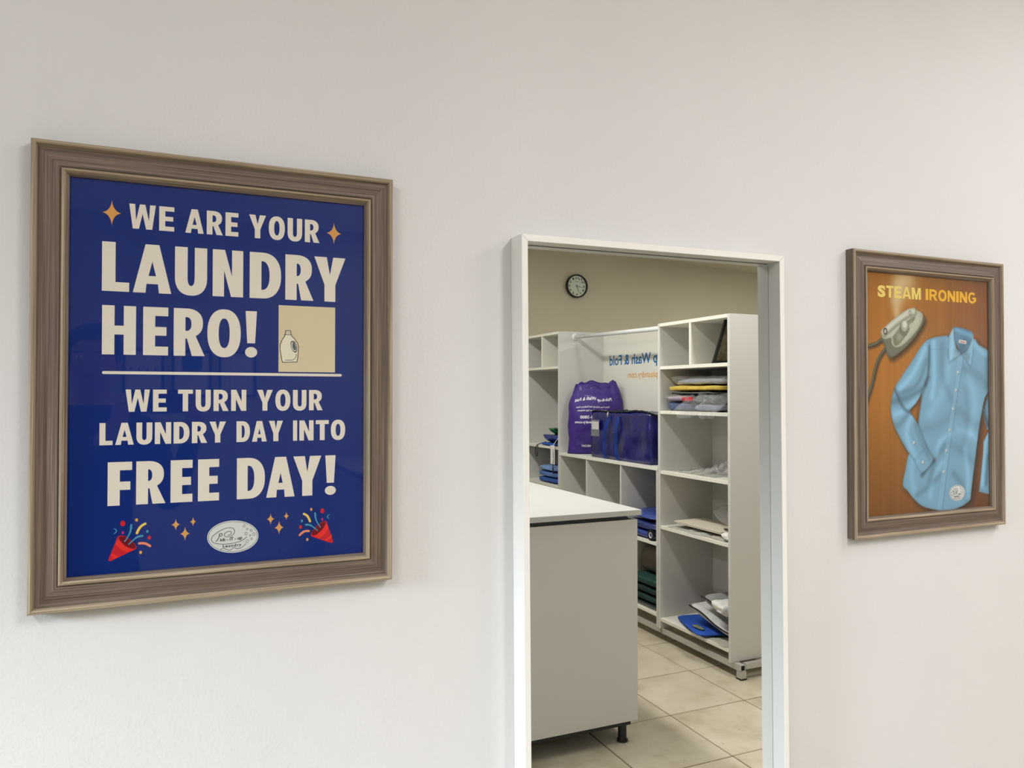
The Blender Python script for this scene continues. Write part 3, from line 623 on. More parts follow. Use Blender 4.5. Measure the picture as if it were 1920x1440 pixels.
# shirt
BL = (118, 164, 192)
def shirt(poly, col, folds, soft=PXW):
    global IMG
    mk = pmask(poly, soft); keep = IMG.copy(); put(mk, col)
    for path, wd, k in folds:
        d = seg_dist(sp(path, 5)); IMG = np.clip(IMG * (1 + k * (np.exp(-(d / wd) ** 2))[..., None]), 0, 1)
    edge = seg_dist(poly, True); IMG *= (1 - .13 * np.exp(-(edge / 3.5) ** 2))[..., None]
    IMG[:] = keep * (1 - mk[..., None]) + IMG * mk[..., None]
for k in ('rs1', 'rs2'): shirt(SH[k], (112, 158, 186), [([(430, 300), (415, 250), (428, 210)], 7, -.4), ([(432, 190), (415, 150), (405, 60)], 8, .22), ([(428, 130), (420, 60)], 6, -.25)])
shirt(body, BL, [
    ([(214, 405), (212, 350), (200, 310)], 5, -.35), ([(230, 415), (232, 330), (222, 280)], 9, .16), ([(260, 410), (262, 330), (300, 270)], 12, -.10),
    ([(285, 365), (265, 300), (215, 240)], 14, .10), ([(345, 350), (400, 330), (436, 300)], 16, -.12), ([(360, 330), (380, 260), (360, 190)], 16, .10),
    ([(300, 240), (250, 215), (185, 200)], 13, -.08), ([(290, 190), (250, 170), (240, 140)], 9, .16), ([(280, 170), (235, 130), (215, 80)], 10, -.15),
    ([(320, 250), (360, 222), (405, 205)], 13, -.09), ([(315, 200), (360, 190), (392, 170)], 9, .10), ([(300, 160), (340, 138), (382, 110)], 13, -.09),
    ([(262, 120), (225, 85), (215, 40)], 9, .12), ([(250, 90), (200, 60), (165, 45)], 9, -.12), ([(300, 90), (330, 60), (345, 20)], 10, -.14), ([(340, 150), (352, 80), (345, 30)], 9, .13),
    ([(160, 150), (150, 100), (160, 50)], 10, .10), ([(376, 420), (400, 400), (434, 382)], 7, .12), ([(430, 380), (432, 310)], 12, -.22), ([(345, 300), (350, 220), (330, 150)], 12, -.07)])
put(np.clip(.5 - (seg_dist(sp([(203, 412), (213, 398), (283, 402)], 3)) - .5) / 2, 0, 1) * .5, (74, 114, 144))
put(np.clip(.5 - (seg_dist(sp([(214, 404), (217, 360), (208, 330), (198, 312), (186, 285)], 5)) - .6) / 2, 0, 1) * .6, (70, 108, 138))
shade(np.clip(.5 - (seg_dist(sp([(226, 125), (186, 92)], 2)) - 4) / 10, 0, 1), -.45)
shade(np.clip(.5 - (seg_dist(sp([(214, 330), (190, 290), (172, 222), (204, 158), (230, 126)], 4)) - 2) / 12, 0, 1), -.38)
shirt(sleeve, (120, 166, 194), [
    ([(200, 400), (160, 340), (112, 300)], 8, .18), ([(205, 370), (170, 310), (110, 290)], 7, -.14), ([(190, 300), (140, 280), (88, 270)], 9, -.20), ([(175, 280), (130, 250), (95, 240)], 9, .16),
    ([(95, 300), (125, 255), (150, 245)], 5, -.30), ([(146, 245), (110, 215), (96, 215)], 8, -.14), ([(150, 235), (135, 190), (165, 130)], 11, .14), ([(165, 215), (190, 165), (215, 130)], 8, -.12), ([(105, 190), (135, 150), (160, 125)], 7, -.12)])
for q in (((197, 157), (157, 129)), ((200, 153), (160, 125))): put(np.clip(.5 - (seg_dist(q) - .4) / 1.6, 0, 1) * .6, (66, 104, 134))
put(np.clip(.5 - (seg_dist([(130, 205), (185, 150)]) - .4) / 1.6, 0, 1) * .35, (66, 104, 134)); put(np.clip(.5 - (seg_dist([(143, 212), (172, 150)]) - .4) / 1.6, 0, 1) * .35, (66, 104, 134))
cbk = SH['cback']; shirt(cbk, (92, 136, 166), [([(310, 450), (345, 440), (372, 436)], 6, .2), ([(330, 400), (345, 420)], 14, -.2)])
shade(np.clip(.5 - (seg_dist(SH['cl'] + SH['cl'][:1]) - 1) / 9, 0, 1) * (gz_ < 400), -.25); shade(np.clip(.5 - (seg_dist(SH['cr'] + SH['cr'][:1]) - 1) / 9, 0, 1) * (gz_ < 400), -.25)
put(pmask(SH['label']), (206, 208, 206)); put(np.clip(.5 - (seg_dist([(328, 420), (344, 418)]) - 1.1) / 1.6, 0, 1), (190, 70, 60))
pl = SH['placket']; put(pmask(pl, PXW) * .55, (132, 178, 204))
put(np.clip(.5 - (seg_dist(pl[:2] and [pl[1], pl[2], pl[3], pl[4], pl[5]]) - .7) / 1.6, 0, 1) * .7, (56, 92, 122))
put(np.clip(.5 - (seg_dist([pl[6], pl[7], pl[8], pl[9]]) - .4) / 1.6, 0, 1) * .45, (66, 104, 134))
shirt(SH['cl'], (132, 178, 204), [([(300, 440), (296, 400), (290, 375)], 8, .12), ([(310, 395), (325, 390)], 8, -.1)])
shirt(SH['cr'], (126, 172, 200), [([(375, 430), (372, 395), (366, 365)], 8, .1), ([(345, 392), (356, 380)], 8, -.15)])
for cx, cz in SH['buttons']:
    put(np.clip(.5 - (np.hypot(gx_ - cx - .8, gz_ - cz + 1) - 4.4) / PXW, 0, 1) * .7, (60, 92, 120)); put(np.clip(.5 - (np.hypot(gx_ - cx, gz_ - cz) - 3.9) / PXW, 0, 1), (196, 208, 206))
    put(np.clip(.5 - (np.hypot(gx_ - cx, gz_ - cz) - 1.2) / PXW, 0, 1) * .6, (120, 140, 150))
me = bpy.data.meshes.new('print')
co = np.stack([BXo + gx_ / 1000, np.full(gx_.shape, -.0118), BZo + gz_ / 1000], -1).reshape(-1, 3) - np.array(pb.location)
idx = np.arange(NX * NZ).reshape(NZ, NX); fq = np.stack([idx[:-1, :-1], idx[:-1, 1:], idx[1:, 1:], idx[1:, :-1]], -1).reshape(-1, 4)
me.vertices.add(len(co)); me.vertices.foreach_set('co', co.ravel()); me.loops.add(fq.size); me.loops.foreach_set('vertex_index', fq.ravel())
me.polygons.add(len(fq)); me.polygons.foreach_set('loop_start', np.arange(len(fq)) * 4); me.update(calc_edges=True)
c = np.clip(IMG, 0, 1); c = np.where(c <= .04045, c / 12.92, ((c + .055) / 1.055) ** 2.4)
ca = me.color_attributes.new('ink', 'FLOAT_COLOR', 'POINT'); ca.data.foreach_set('color', np.concatenate([c.reshape(-1, 3), np.ones((NX * NZ, 1))], 1).ravel())
m, nt, b = new_mat('colour_print'); at = nt.nodes.new('ShaderNodeAttribute'); at.attribute_name = 'ink'
nt.links.new(at.outputs['Color'], b.inputs['Base Color']); b.inputs['Roughness'].default_value = .5; b.inputs['Specular IOR Level'].default_value = .2
me.materials.append(m); prb = bpy.data.objects.new('print', me); COL.objects.link(prb); prb.parent = pb
def PB(lv): return lambda x, z: Vector((BXo + x / 1000, -.01185 - lv * .00006, BZo + z / 1000))
WDB = dict(S=35, T=33, E=33, A=40, M=43, I=13, R=39, O=41, N=38, G=41)
art('lettering', letter_bm(spread_word('STEAM', 41.2, 187, WDB, 3.4), PB(1), .275, .20, 28.2, 517.6), M['amber2'], par=prb)
art('lettering', letter_bm(spread_word('IRONING', 203.4, 387, WDB, 5.2), PB(1), .272, .20, 27.4, 518), M['amber'], par=prb)
ex, ez = SH['emb'][0]; bm = flat_bm([circle(ex, ez, 29, 40, 19.5)], PB(1)); merge(bm, flat_bm([circle(ex, ez, 27.2, 40, 18.1), circle(ex, ez, 26.2, 40, 17.3)], PB(2)), 1)
k, kz = .72, .72
for nm_, wd in (('swirl', 1.1), ('wave', 1.0), ('p', 1.3), ('p2', 1.1)): merge(bm, flat_bm([stroke_ring(spath([(ex + (x - 230) * k, ez + (z - 44.7) * kz) for x, z in EMB[nm_]], 4), wd)], PB(3)), 1)
for x, z, r in EMB['bub']: merge(bm, flat_bm([circle(ex + (x - 230) * k, ez + (z - 44.7) * kz, r * .8, 14), circle(ex + (x - 230) * k, ez + (z - 44.7) * kz, r * .8 - .6, 14)], PB(3)), 1)
merge(bm, font_bm('ick - iT - up', ex - 13, ex + 10, ez - 4.0, 3.6, PB(3), .04), 1); merge(bm, font_bm('Laundry', ex - 10.5, ex + 9, ez - 11, 3.2, PB(3), .04), 1)
art('round_emblem', bm, [M['emblem'], M['ink']], par=prb)

# ------------------------------------------------------------------ mirror
MX, MZ = .8905, 1.035; MW, MH = .618, 1.60
mt = thing('wall_mirror', 'tall white framed mirror hanging between the two framed posters', 'mirror', (MX, 0, MZ - MH / 2), (0, R(-.42), 0))
bm_root = chain(mt)
def mlocal(bm): bm.transform(bm_root); return bm
def mrails():
    h, w2 = MH, MW / 2; prof = [(0, .0005), (0, .047), (.0008, .0478), (.0120, .0478), (.0126, .047), (.0126, .0005)]
    cs = [(-w2, 0, 1, 1), (w2, 0, -1, 1), (w2, h, -1, -1), (-w2, h, 1, -1)]
    for k in range(4):
        a, c = cs[k], cs[(k + 1) % 4]; bm = bmesh.new(); g = .00035
        d = ((g, 0), (0, g), (-g, 0), (0, -g))[k]
        A = [bm.verts.new((a[0] + a[2] * s + d[0], -t, a[1] + a[3] * s + d[1])) for s, t in prof]; B = [bm.verts.new((c[0] + c[2] * s - d[0], -t, c[1] + c[3] * s - d[1])) for s, t in prof]
        for i in range(len(prof)): j = (i + 1) % len(prof); bm.faces.new((A[i], A[j], B[j], B[i]))
        bm.faces.new(A); bm.faces.new(B[::-1]); obj('frame_rail', mlocal(bm), M['mirror_frame'], mt)
mrails()
e = MW / 2 - .0126
obj('backing', mlocal(box(bmesh.new(), (-e, -.0085, .013), (e, -.001, MH - .013))), M['black'], mt)
obj('mirror_glass', mlocal(box(bmesh.new(), (-e + .0012, MIR, .014), (e - .0012, -.0088, MH - .014))), M['mirror'], mt)

# ------------------------------------------------------------------ shelving along the room, seen in the mirror
def board(name, par, a, b_, mat='white', bev=.001): return obj(name, BX(V(*a), V(*b_), bev), M[mat], par)
FX, BK, TH = 2.76, 3.17, .02
def carcass(t, d0, d1, ztop, zs, zb, cub=None, cz=None, divs=(), back=(None, None), zmid=None):
    board('side_panel', t, (FX, d0, zb), (BK, d0 + TH, ztop), 'panel'); board('side_panel', t, (FX, d1 - TH, zb), (BK, d1, ztop), 'panel')
    board('top_panel', t, (FX, d0 + TH, ztop - TH), (BK, d1 - TH, ztop))
    board('back_panel', t, (BK - .006, d0 + TH, zb + .03), (BK, d1 - TH, ztop - TH), 'panel')
    for z in zs: board('shelf', t, (FX + .003, d0 + TH, z - TH / 2), (BK - .006, d1 - TH, z + TH / 2))
    if cub: board('divider', t, (FX + .002, cub - TH / 2, cz + TH / 2), (BK - .006, cub + TH / 2, ztop - TH))
def base_frame(t, d0, d1, z=.083):
    board('base_rail', t, (FX + .02, d0, z - .036), (FX + .055, d1, z - .001), 'steel', .003)
    board('base_rail', t, (BK - .06, d0, z - .036), (BK - .025, d1, z - .001), 'steel', .003)
def leg_at(t, x, d, z=.083, s=.038):
    lg = board('leg', t, (x, d, .006), (x + s, d + s, z - .036), 'steel', .004)
    obj('foot_cap', BX(V(x - .001, d - .001, 0), V(x + s + .001, d + s + .001, .008), .001), M['black'], lg)
near = thing('shelving_unit', 'tall white open shelving unit nearest the mirror, with folded clothes in plastic', 'shelf', V((FX + BK) / 2, 2.36, 0))
carcass(near, 2.02, 2.70, 1.985, (1.707, 1.430, 1.056, .713, .140), .083, 2.375, 1.707)
base_frame(near, 1.968, 2.698)
board('end_rail', near, (FX + .065, 1.975, .052), (BK - .02, 2.005, .082), 'steel', .002)
for x, d in ((FX + .022, 1.966), (BK - .07, 1.966), (BK - .07, 2.655)): leg_at(near, x, d)
rail_end = [o for o in near.children if o.name.startswith('base_rail')][0]
obj('tube_opening_shade', BX(V(FX + .026, 1.9675, .053), V(FX + .049, 1.9690, .078), 0), M['hole'], rail_end, 'black patch as the shade inside the open steel tube end')  # black plate on the solid rail end, painted shade of an open tube
mid = thing('shelving_unit', 'low white cubby unit with lettered back panel between the two tall units', 'shelf', V((FX + BK) / 2, 3.375, 0))
d0, d1, zt = 2.703, 4.047, 1.083
board('side_panel', mid, (FX, d0, .083), (BK, d0 + TH, zt - TH), 'panel'); board('side_panel', mid, (FX, d1 - TH, .083), (BK, d1, zt - TH), 'panel')
board('top_panel', mid, (FX - .004, d0, zt - TH), (BK, d1, zt))
for dd in (3.145, 3.617): board('divider', mid, (FX + .002, dd - TH / 2, .165), (BK - .006, dd + TH / 2, zt - TH), 'panel')
for a, b_ in ((d0 + TH, 3.135), (3.155, 3.607), (3.627, d1 - TH)): board('shelf', mid, (FX + .003, a, .588), (BK - .006, b_, .608))
board('bottom_panel', mid, (FX, d0 + TH, .147), (BK, d1 - TH, .165)); board('back_panel', mid, (BK - .006, d0 + TH, .167), (BK, d1 - TH, zt - TH), 'panel')
base_frame(mid, 2.703, 4.047)
for x, d in ((FX + .022, 3.35), (BK - .07, 3.35), (FX + .022, 4.0), (BK - .07, 4.0)): leg_at(mid, x, d)
bp = board('upper_back_panel', mid, (BK - .008, d0, zt), (BK, d1, 2.035)); bp['label'] = 'white back panel with blue and orange lettering'
def SG(lv): return lambda x, z: Vector((BK - .0084 - lv * .0002, V(0, x, 0)[1], z))
obj('lettering', font_bm('Pick-it-up Wash & Fold', 2.925, 3.948, 1.772, .080, SG(1), .018), M['sign_blue'], bp, recalc=False)
obj('lettering', font_bm('pickituplaundry.com', 3.09, 3.682, 1.668, .048, SG(1), .006), M['sign_orange'], bp, recalc=False)
far = thing('shelving_unit', 'tall white open shelving unit farthest from the mirror, beneath the wall clock', 'shelf', V((FX + BK) / 2, 4.39, 0))
carcass(far, 4.05, 4.73, 2.042, (1.757, 1.112, .805, .45, .14), .083, 4.365, 1.757)
base_frame(far, 4.052, 4.728)
for x, d in ((FX + .022, 4.06), (BK - .07, 4.06), (FX + .022, 4.68), (BK - .07, 4.68)): leg_at(far, x, d)
rod = thing('clothes_rod', 'white metal hanging rod spanning between the two tall shelving units', 'rod', V(2.90, 3.37, 1.985))
obj('bar', tube(bmesh.new(), [V(2.90, 2.704, 1.972), V(2.90, 4.046, 2.0)], .0155, 16), M['rod'], rod, smooth=True)
for d, z, s in ((2.704, 1.972, 1), (4.046, 2.0, -1)): obj('flange', tube(bmesh.new(), [V(2.90, d - s * .003, z), V(2.90, d + s * .006, z), V(2.90, d + s * .020, z)], [.029, .029, .020], 18), M['rod'], rod)

# counter
ct = thing('counter', 'white topped grey counter standing on black legs in front of the shelving', 'counter', V(1.5, 3.3, 0))
CX0, CX1, CD0, CD1 = 1.10, 1.880, 1.585, 5.0
board('worktop', ct, (CX0 - .01, CD0 - .022, 1.006), (CX1 + .008, CD1 + .01, 1.030), 'top', .002)
board('end_panel', ct, (CX0, CD0, .096), (CX1, CD0 + .02, .985), 'counter'); board('end_panel', ct, (CX0, CD1 - .02, .096), (CX1, CD1, .985), 'counter')
for xa in (CX0, CX1 - .02): board('side_panel', ct, (xa, CD0 + .02, .096), (xa + .02, CD1 - .02, .985), 'counter')
board('support_strip', ct, (CX0 + .03, CD0 + .012, .985), (CX1 - .045, CD1 - .03, 1.006), 'black', 0)
board('base_strip', ct, (CX0 + .02, CD0 + .004, .080), (CX1 - .035, CD1 - .01, .096), 'black', 0)
for x in (CX0 + .1, 1.801):
    for d in (1.60, 3.2, 4.9):
        lg = obj('leg', tube(bmesh.new(), [V(x + .019, d + .019, .008), V(x + .019, d + .019, .082)], .019, 18), M['black'], ct)
        obj('foot_cap', tube(bmesh.new(), [V(x + .019, d + .019, 0), V(x + .019, d + .019, .010)], .024, 18), M['black'], lg)

# wall clock on the back wall, 6:43
CKX, CKZ, CKR = 3.590, 2.608, .116
ck = thing('wall_clock', 'round black rimmed white clock high on the back wall', 'clock', (CKX, YB, CKZ))
def lathe_y(prof, cx, cz, y0, seg=48):
    bm = bmesh.new(); rings = [[bm.verts.new((cx + r * math.cos(2 * math.pi * k / seg), y0 + h, cz + r * math.sin(2 * math.pi * k / seg))) for k in range(seg)] for r, h in prof]
    for A, B in zip(rings, rings[1:] + rings[:1]):
        for k in range(seg): bm.faces.new((A[k], A[(k + 1) % seg], B[(k + 1) % seg], B[k]))
    return bm
obj('case', lathe_y([(CKR * .97, .001), (CKR, .006), (CKR, .034), (CKR * .985, .040), (CKR * .93, .041), (CKR * .885, .036), (CKR * .88, .022), (CKR * .5, .012), (CKR * .5, .001)], CKX, CKZ, YB), M['black'], ck)
bm = bmesh.new(); bm.faces.new([bm.verts.new((CKX + CKR * .882 * math.cos(2 * math.pi * k / 48), YB + .0225, CKZ + CKR * .882 * math.sin(2 * math.pi * k / 48))) for k in range(48)])
fc = obj('dial', bm, flat_mat('clock_dial', (226, 226, 214)), ck)
CKP = lambda h: (lambda x, z: Vector((CKX - x, YB + h, CKZ + z)))      # reads correctly seen from inside the room
for n_ in range(1, 13):
    a = math.pi / 2 - n_ * math.pi / 6; s = str(n_); wd = .0085 * len(s) + .0005
    cx, cz = .080 * math.cos(a), .080 * math.sin(a); obj('numeral', font_bm(s, cx - wd, cx + wd, cz - .0095, .019, CKP(.0228), .03), M['ink'], fc, recalc=False)
obj('dial_mark', flat_bm([[(-.02, .042), (.02, .042), (.02, .045), (-.02, .045)]], CKP(.0228)), M['ink'], fc, recalc=False)
def hand(frac, ln, wd, h):
    a = math.pi / 2 - frac * 2 * math.pi; d = Vector((math.cos(a), math.sin(a))); n_ = Vector((-d.y, d.x)) * wd / 2
    obj('hand', flat_bm([[tuple(-d * .015 + n_), tuple(d * ln + n_ * .5), tuple(d * ln - n_ * .5), tuple(-d * .015 - n_)]], CKP(h)), M['black'], ck, recalc=False)
hand(43 / 60, .075, .005, .026); hand(6.72 / 12, .062, .007, .0245)
obj('clock_glass', lathe_y([(CKR * .885, .0315), (CKR * .885, .0325), (.001, .0335), (.001, .0325)], CKX, CKZ, YB), M['window'], ck)

# ------------------------------------------------------------------ things on the shelves
def blob(c, half, seed, mat, name, label, cat, group=None, e=(5, 3.5), amp=.008, freq=9, rz=0, sag=0, n=(36, 18), parent=None, layers=0, tilt=(0, 0)):
    """a soft folded thing: rounded slab (superellipsoid) with creases and fold edges; c in mirror-depth coordinates"""
    bm = bmesh.new(); hx, hd, hz = half; nu, nv = n; rows = []
    cr, sr = math.cos(rz), math.sin(rz)
    f = lambda v, ex: math.copysign(abs(v) ** (2 / ex), v)
    for j in range(nv + 1):
        ph = -math.pi / 2 + math.pi * j / nv; row = []
        for i in range(nu):
            th = 2 * math.pi * i / nu
            k = f(math.cos(ph), e[1]); x, y, z = hx * k * f(math.cos(th), e[0]), hd * k * f(math.sin(th), e[0]), hz * f(math.sin(ph), e[1])
            q = Vector((x * freq + seed * 3.1, y * freq, z * freq * 2.5))
            dn = noise.noise(q) * amp + noise.noise(q * 2.3) * amp * .5
            x += dn * 1.2 * (1 if x > 0 else -1); y += dn * (1 if y > 0 else -1); z += dn * .8
            if layers: z += 0; x *= 1 - .035 * (1 - abs(math.sin(layers * math.pi * (z / hz + 1) / 2))); y *= 1 - .05 * (1 - abs(math.sin(layers * math.pi * (z / hz + 1) / 2)))
            z -= sag * ((x / hx) ** 2 + (y / hd) ** 2)
            z += tilt[0] * x + tilt[1] * y
            row.append(bm.verts.new(V(c[0] + x * cr - y * sr, c[1] + x * sr + y * cr, c[2] + z)))
        rows.append(row)
    for A, B in zip(rows, rows[1:]):
        for i in range(nu): bm.faces.new((A[i], A[(i + 1) % nu], B[(i + 1) % nu], B[i]))
    bmesh.ops.remove_doubles(bm, verts=bm.verts, dist=1e-5)
    # rest on its support: lowest point at c.z - hz
    lo = min(v.co.z for v in bm.verts); dz = (c[2] - hz) - lo
    for v in bm.verts:
        v.co.z = max(v.co.z + dz, c[2] - hz)
        if not sag and not tilt[1]: v.co.z = min(v.co.z, c[2] + hz)
    if parent: return obj(name, bm, mat, parent, label, smooth=True)
    t = bpy.data.objects
    o = obj(name, bm, mat, None, smooth=True); return tag(o, label, cat, group)
def film(name, c, size, seed, mat, label=None, cat=None, parent=None, amp=.03, nx=22, ny=18, rz=0, drape=None, lift=0, group=None):
    """crumpled thin plastic sheet with real thickness"""
    bm = bmesh.new(); g = []; cr, sr = math.cos(rz), math.sin(rz)
    for j in range(ny + 1):
        row = []
        for i in range(nx + 1):
            x, y = (i / nx - .5) * size[0], (j / ny - .5) * size[1]
            q = Vector((x * 9 + seed * 7.7, y * 9, seed)); z = abs(noise.noise(q)) * amp * 1.6 + abs(noise.noise(q * 2.7)) * amp * .8
            ed = min(i, nx - i, j, ny - j) / 4; z *= min(1, .25 + ed)
            x += noise.noise(q + Vector((5, 1, 2))) * .02; y += noise.noise(q + Vector((1, 7, 2))) * .02
            if drape: z += drape(x, y)
            row.append(bm.verts.new(V(c[0] + x * cr - y * sr, c[1] + x * sr + y * cr, c[2] + z + .002)))
        g.append(row)
    fs = [bm.faces.new((g[j][i], g[j][i + 1], g[j + 1][i + 1], g[j + 1][i])) for j in range(ny) for i in range(nx)]
    r = bmesh.ops.solidify(bm, geom=fs, thickness=.0012)
    for f in bm.faces: f.smooth = True
    lo = min(v.co.z for v in bm.verts)
    if not drape:
        for v in bm.verts: v.co.z += c[2] + .0008 - lo
    if parent: return obj(name, bm, mat, parent, label)
    return tag(obj(name, bm, mat, None), label, cat, group)

# purple drawstring laundry bag in the corner of the cubby unit
BC, BWD = Vector((2.970, 3.840)), .205
UD, ND = Vector((.87, -.495)).normalized(), Vector((-.495, -.87)).normalized()   # along its width, and out of its face
pbg = thing('laundry_bag', 'stuffed purple drawstring laundry bag with white lettering on the cubby unit', 'bag', V(BC.x, BC.y, zt))
BH_ = .555
def bag_pt(th, t):
    """th: angle around, t: 0 base .. 1 rim"""
    w_ = BWD * (.95 + .13 * max(0, 1 - t * 5) + .10 * math.sin(math.pi * min(1, t * 1.15)) - .22 * max(0, (t - .72) / .28) ** 1.6)
    d_ = .078 * (.75 + .55 * math.sin(math.pi * min(1, t * 1.05 + .05))) * (1 - .30 * max(0, (t - .8) / .2))
    f = lambda v, ex: math.copysign(abs(v) ** (2 / ex), v)
    u, n_ = w_ * f(math.cos(th), 3.0), d_ * f(math.sin(th), 2.2)
    q = Vector((u * 7, n_ * 7, t * 4.5))
    wr = noise.noise(q) * .012 + noise.noise(q * 2.6) * .006 + noise.noise(Vector((math.cos(th) * 5, math.sin(th) * 5, 3))) * .018 * max(0, t - .65) / .35
    n_ += wr * (1 if n_ > 0 else -1); u += wr * .6
    z = t * BH_
    if t > .80: z += (t - .8) / .2 * (.022 * noise.noise(Vector((math.cos(th) * 2.2, math.sin(th) * 2.2, 9))) - .020 * max(0, math.sin(th)) + .012 * math.cos(th * 2 + .6))
    uu = u / BWD
    s_ = max(0, (t - .6) / .4)
    z += s_ * (.030 * math.exp(-((uu + .18) / .2) ** 2) - .055 * max(0, -uu - .30) - .030 * math.exp(-((uu - .18) / .16) ** 2) * (1 if n_ > 0 else .2) + .008 * math.sin(uu * 9))
    p = BC + UD * u + ND * n_
    return Vector(V(p.x, p.y, zt + .002 + z))
bm = bmesh.new(); nu, nv = 72, 34; rows = [[bm.verts.new(bag_pt(2 * math.pi * i / nu, j / nv)) for i in range(nu)] for j in range(nv + 1)]
for A, B in zip(rows, rows[1:]):
    for i in range(nu): bm.faces.new((A[i], A[(i + 1) % nu], B[(i + 1) % nu], B[i]))
bm.faces.new(rows[0])
cen = sum((v.co for v in rows[-1]), Vector()) / nu; prev = rows[-1]
for k_, dz in ((.86, -.012), (.6, -.05), (.25, -.075)):
    ring_ = [bm.verts.new(cen + (v.co - cen) * k_ + Vector((0, 0, dz + (v.co.z - cen.z) * .2 * k_))) for v in rows[-1]]
    for i in range(nu): bm.faces.new((prev[i], prev[(i + 1) % nu], ring_[(i + 1) % nu], ring_[i]))
    prev = ring_
bm.faces.new(prev)
purple = cloth_mat('purple_nylon', (54, 24, 118), .62, .12, .08, 12)
bag_body = obj('bag_body', bm, purple, pbg, smooth=True)
def bag_face(x, z):      # x: -1 (reader's left) .. 1 across the face, z metres above base
    c = max(-.97, min(.97, x)); th = math.acos(math.copysign(abs(c) ** 1.5, c))
    p = bag_pt(th, min(.98, z / BH_)); n_ = Vector((ND.x, -ND.y, 0)); return p + n_ * .0035
# reader's left is the mirror image's right
BF = lambda x, z: bag_face(-x, z)
bm = bmesh.new()
def bag_line(txt, x0, x1, z, h, off): 
    global bm
    merge(bm, font_bm(txt, x0, x1, z, h, lambda x, q: BF(x, q), off))
FLIP = -1
BF = lambda x, z: bag_face(x * FLIP, z)
bag_line('Pick-it-up Wash & Fold', -.60, .78, .408, .026, .03)
bag_line('Enjoy Free Pick-up and Delivery Now', -.50, .72, .355, .013, .02)
bag_line('Just Text, Call or Visit Website', -.38, .66, .328, .013, .02)
bag_line('23-3800', .0, .55, .272, .024, .03)
bag_line('pickituplaundry.com', -.45, .72, .236, .020, .03)
bag_line('SAME-DAY', .12, .52, .055, .018, .03)
obj('lettering', bm, flat_mat('bag_lettering_white', (228, 222, 232)), pbg, recalc=False)

# big blue vinyl storage bag
vin = cloth_mat('blue_vinyl', (7, 10, 92), .28, .3, .2, 9)
sb = thing('storage_bag', 'large shiny dark blue vinyl storage bag with straps beside the purple bag', 'bag', V(2.96, 3.24, zt))
a, b_ = (2.802, 2.845, zt + .001), (3.11, 3.605, zt + .335)
bm = bmesh.new(); n1, n2, n3 = 30, 12, 14
def sbag(i, j, k):
    x, y, z = a[0] + (b_[0] - a[0]) * i, a[1] + (b_[1] - a[1]) * j, a[2] + (b_[2] - a[2]) * k
    q = Vector((x * 8, y * 8, z * 8)); d = noise.noise(q) * .024 + abs(noise.noise(q * 2.4)) * .016
    if i in (0, 1): x += d * (-1 if i == 0 else 1) * math.sin(math.pi * k) * .9 * min(1, 6 * k * (1 - k) + .2)
    if j in (0, 1): y += d * (1 if j else -1) * math.sin(math.pi * k)
    if k == 1: z += d * .8 - .012 * math.sin(math.pi * i) 
    return Vector(V(x, y, z))
def grid(fn, nu, nv):
    P = [[bm.verts.new(fn(u / nu, v / nv)) for u in range(nu + 1)] for v in range(nv + 1)]
    for v in range(nv):
        for u in range(nu): bm.faces.new((P[v][u], P[v][u + 1], P[v + 1][u + 1], P[v + 1][u]))
grid(lambda u, v: sbag(0, u, v), n1, n3); grid(lambda u, v: sbag(1, u, v), n1, n3); grid(lambda u, v: sbag(u, 0, v), n2, n3); grid(lambda u, v: sbag(u, 1, v), n2, n3)
grid(lambda u, v: sbag(u, v, 1), n2, n1); grid(lambda u, v: sbag(u, v, 0), n2, n1)
bmesh.ops.remove_doubles(bm, verts=bm.verts, dist=.0012)
obj('bag_body', bm, vin, sb, smooth=True)
edge = [sbag(0, u / 24, 1) + Vector((-.002, 0, .001)) for u in range(25)]
obj('piping', tube(bmesh.new(), edge + [sbag(u / 8, 1, 1) for u in range(1, 9)], .0055, 8), M['black'], sb)
obj('piping', tube(bmesh.new(), [sbag(u / 8, 0, 1) for u in range(9)], .0055, 8), M['black'], sb)
strap_m = cloth_mat('bright_blue_webbing', (22, 74, 178), .55, .08, .2)
def strap(yc):
    bm = bmesh.new(); w_ = .028; rows = []
    for y0_, y1_ in ((yc - .085, yc - .06), (yc + .085, yc + .06)):
        rows = []
        for k in range(17):
            t = k / 16; yy = y0_ + (y1_ - y0_) * t + .014 * math.sin(t * 5); z = a[2] + .004 + t * .30
            xx = 2.802 - .013 - .012 * math.sin(math.pi * t) - .004 * math.sin(t * 11)
            rows.append([bm.verts.new(V(xx - .003 * s_, yy + w_ * s_ / 2, z)) for s_ in (-1, 1)])
        for A, B in zip(rows, rows[1:]): bm.faces.new((A[0], A[1], B[1], B[0]))
    r = bmesh.ops.solidify(bm, geom=list(bm.faces), thickness=.002); return bm
for yc in (3.30,): obj('strap', strap(yc), strap_m, sb)
obj('card_pocket', BX(V(2.784, 3.585, zt + .155), V(2.786, 3.47, zt + .275), 0), M['film'], sb, 'clear plastic card pocket')
obj('name_card', BX(V(2.7865, 3.578, zt + .205), V(2.7880, 3.482, zt + .262), 0), M['paper'], sb, 'white card in the pocket')
zp = thing('x', '', '') ; bpy.data.objects.remove(zp)
obj('zip_puller', tube(bmesh.new(), [V(2.785, 3.345, zt + .335), V(2.781, 3.345, zt + .318), V(2.782, 3.347, zt + .300)], [.004, .006, .003], 8), M['steel'], sb)

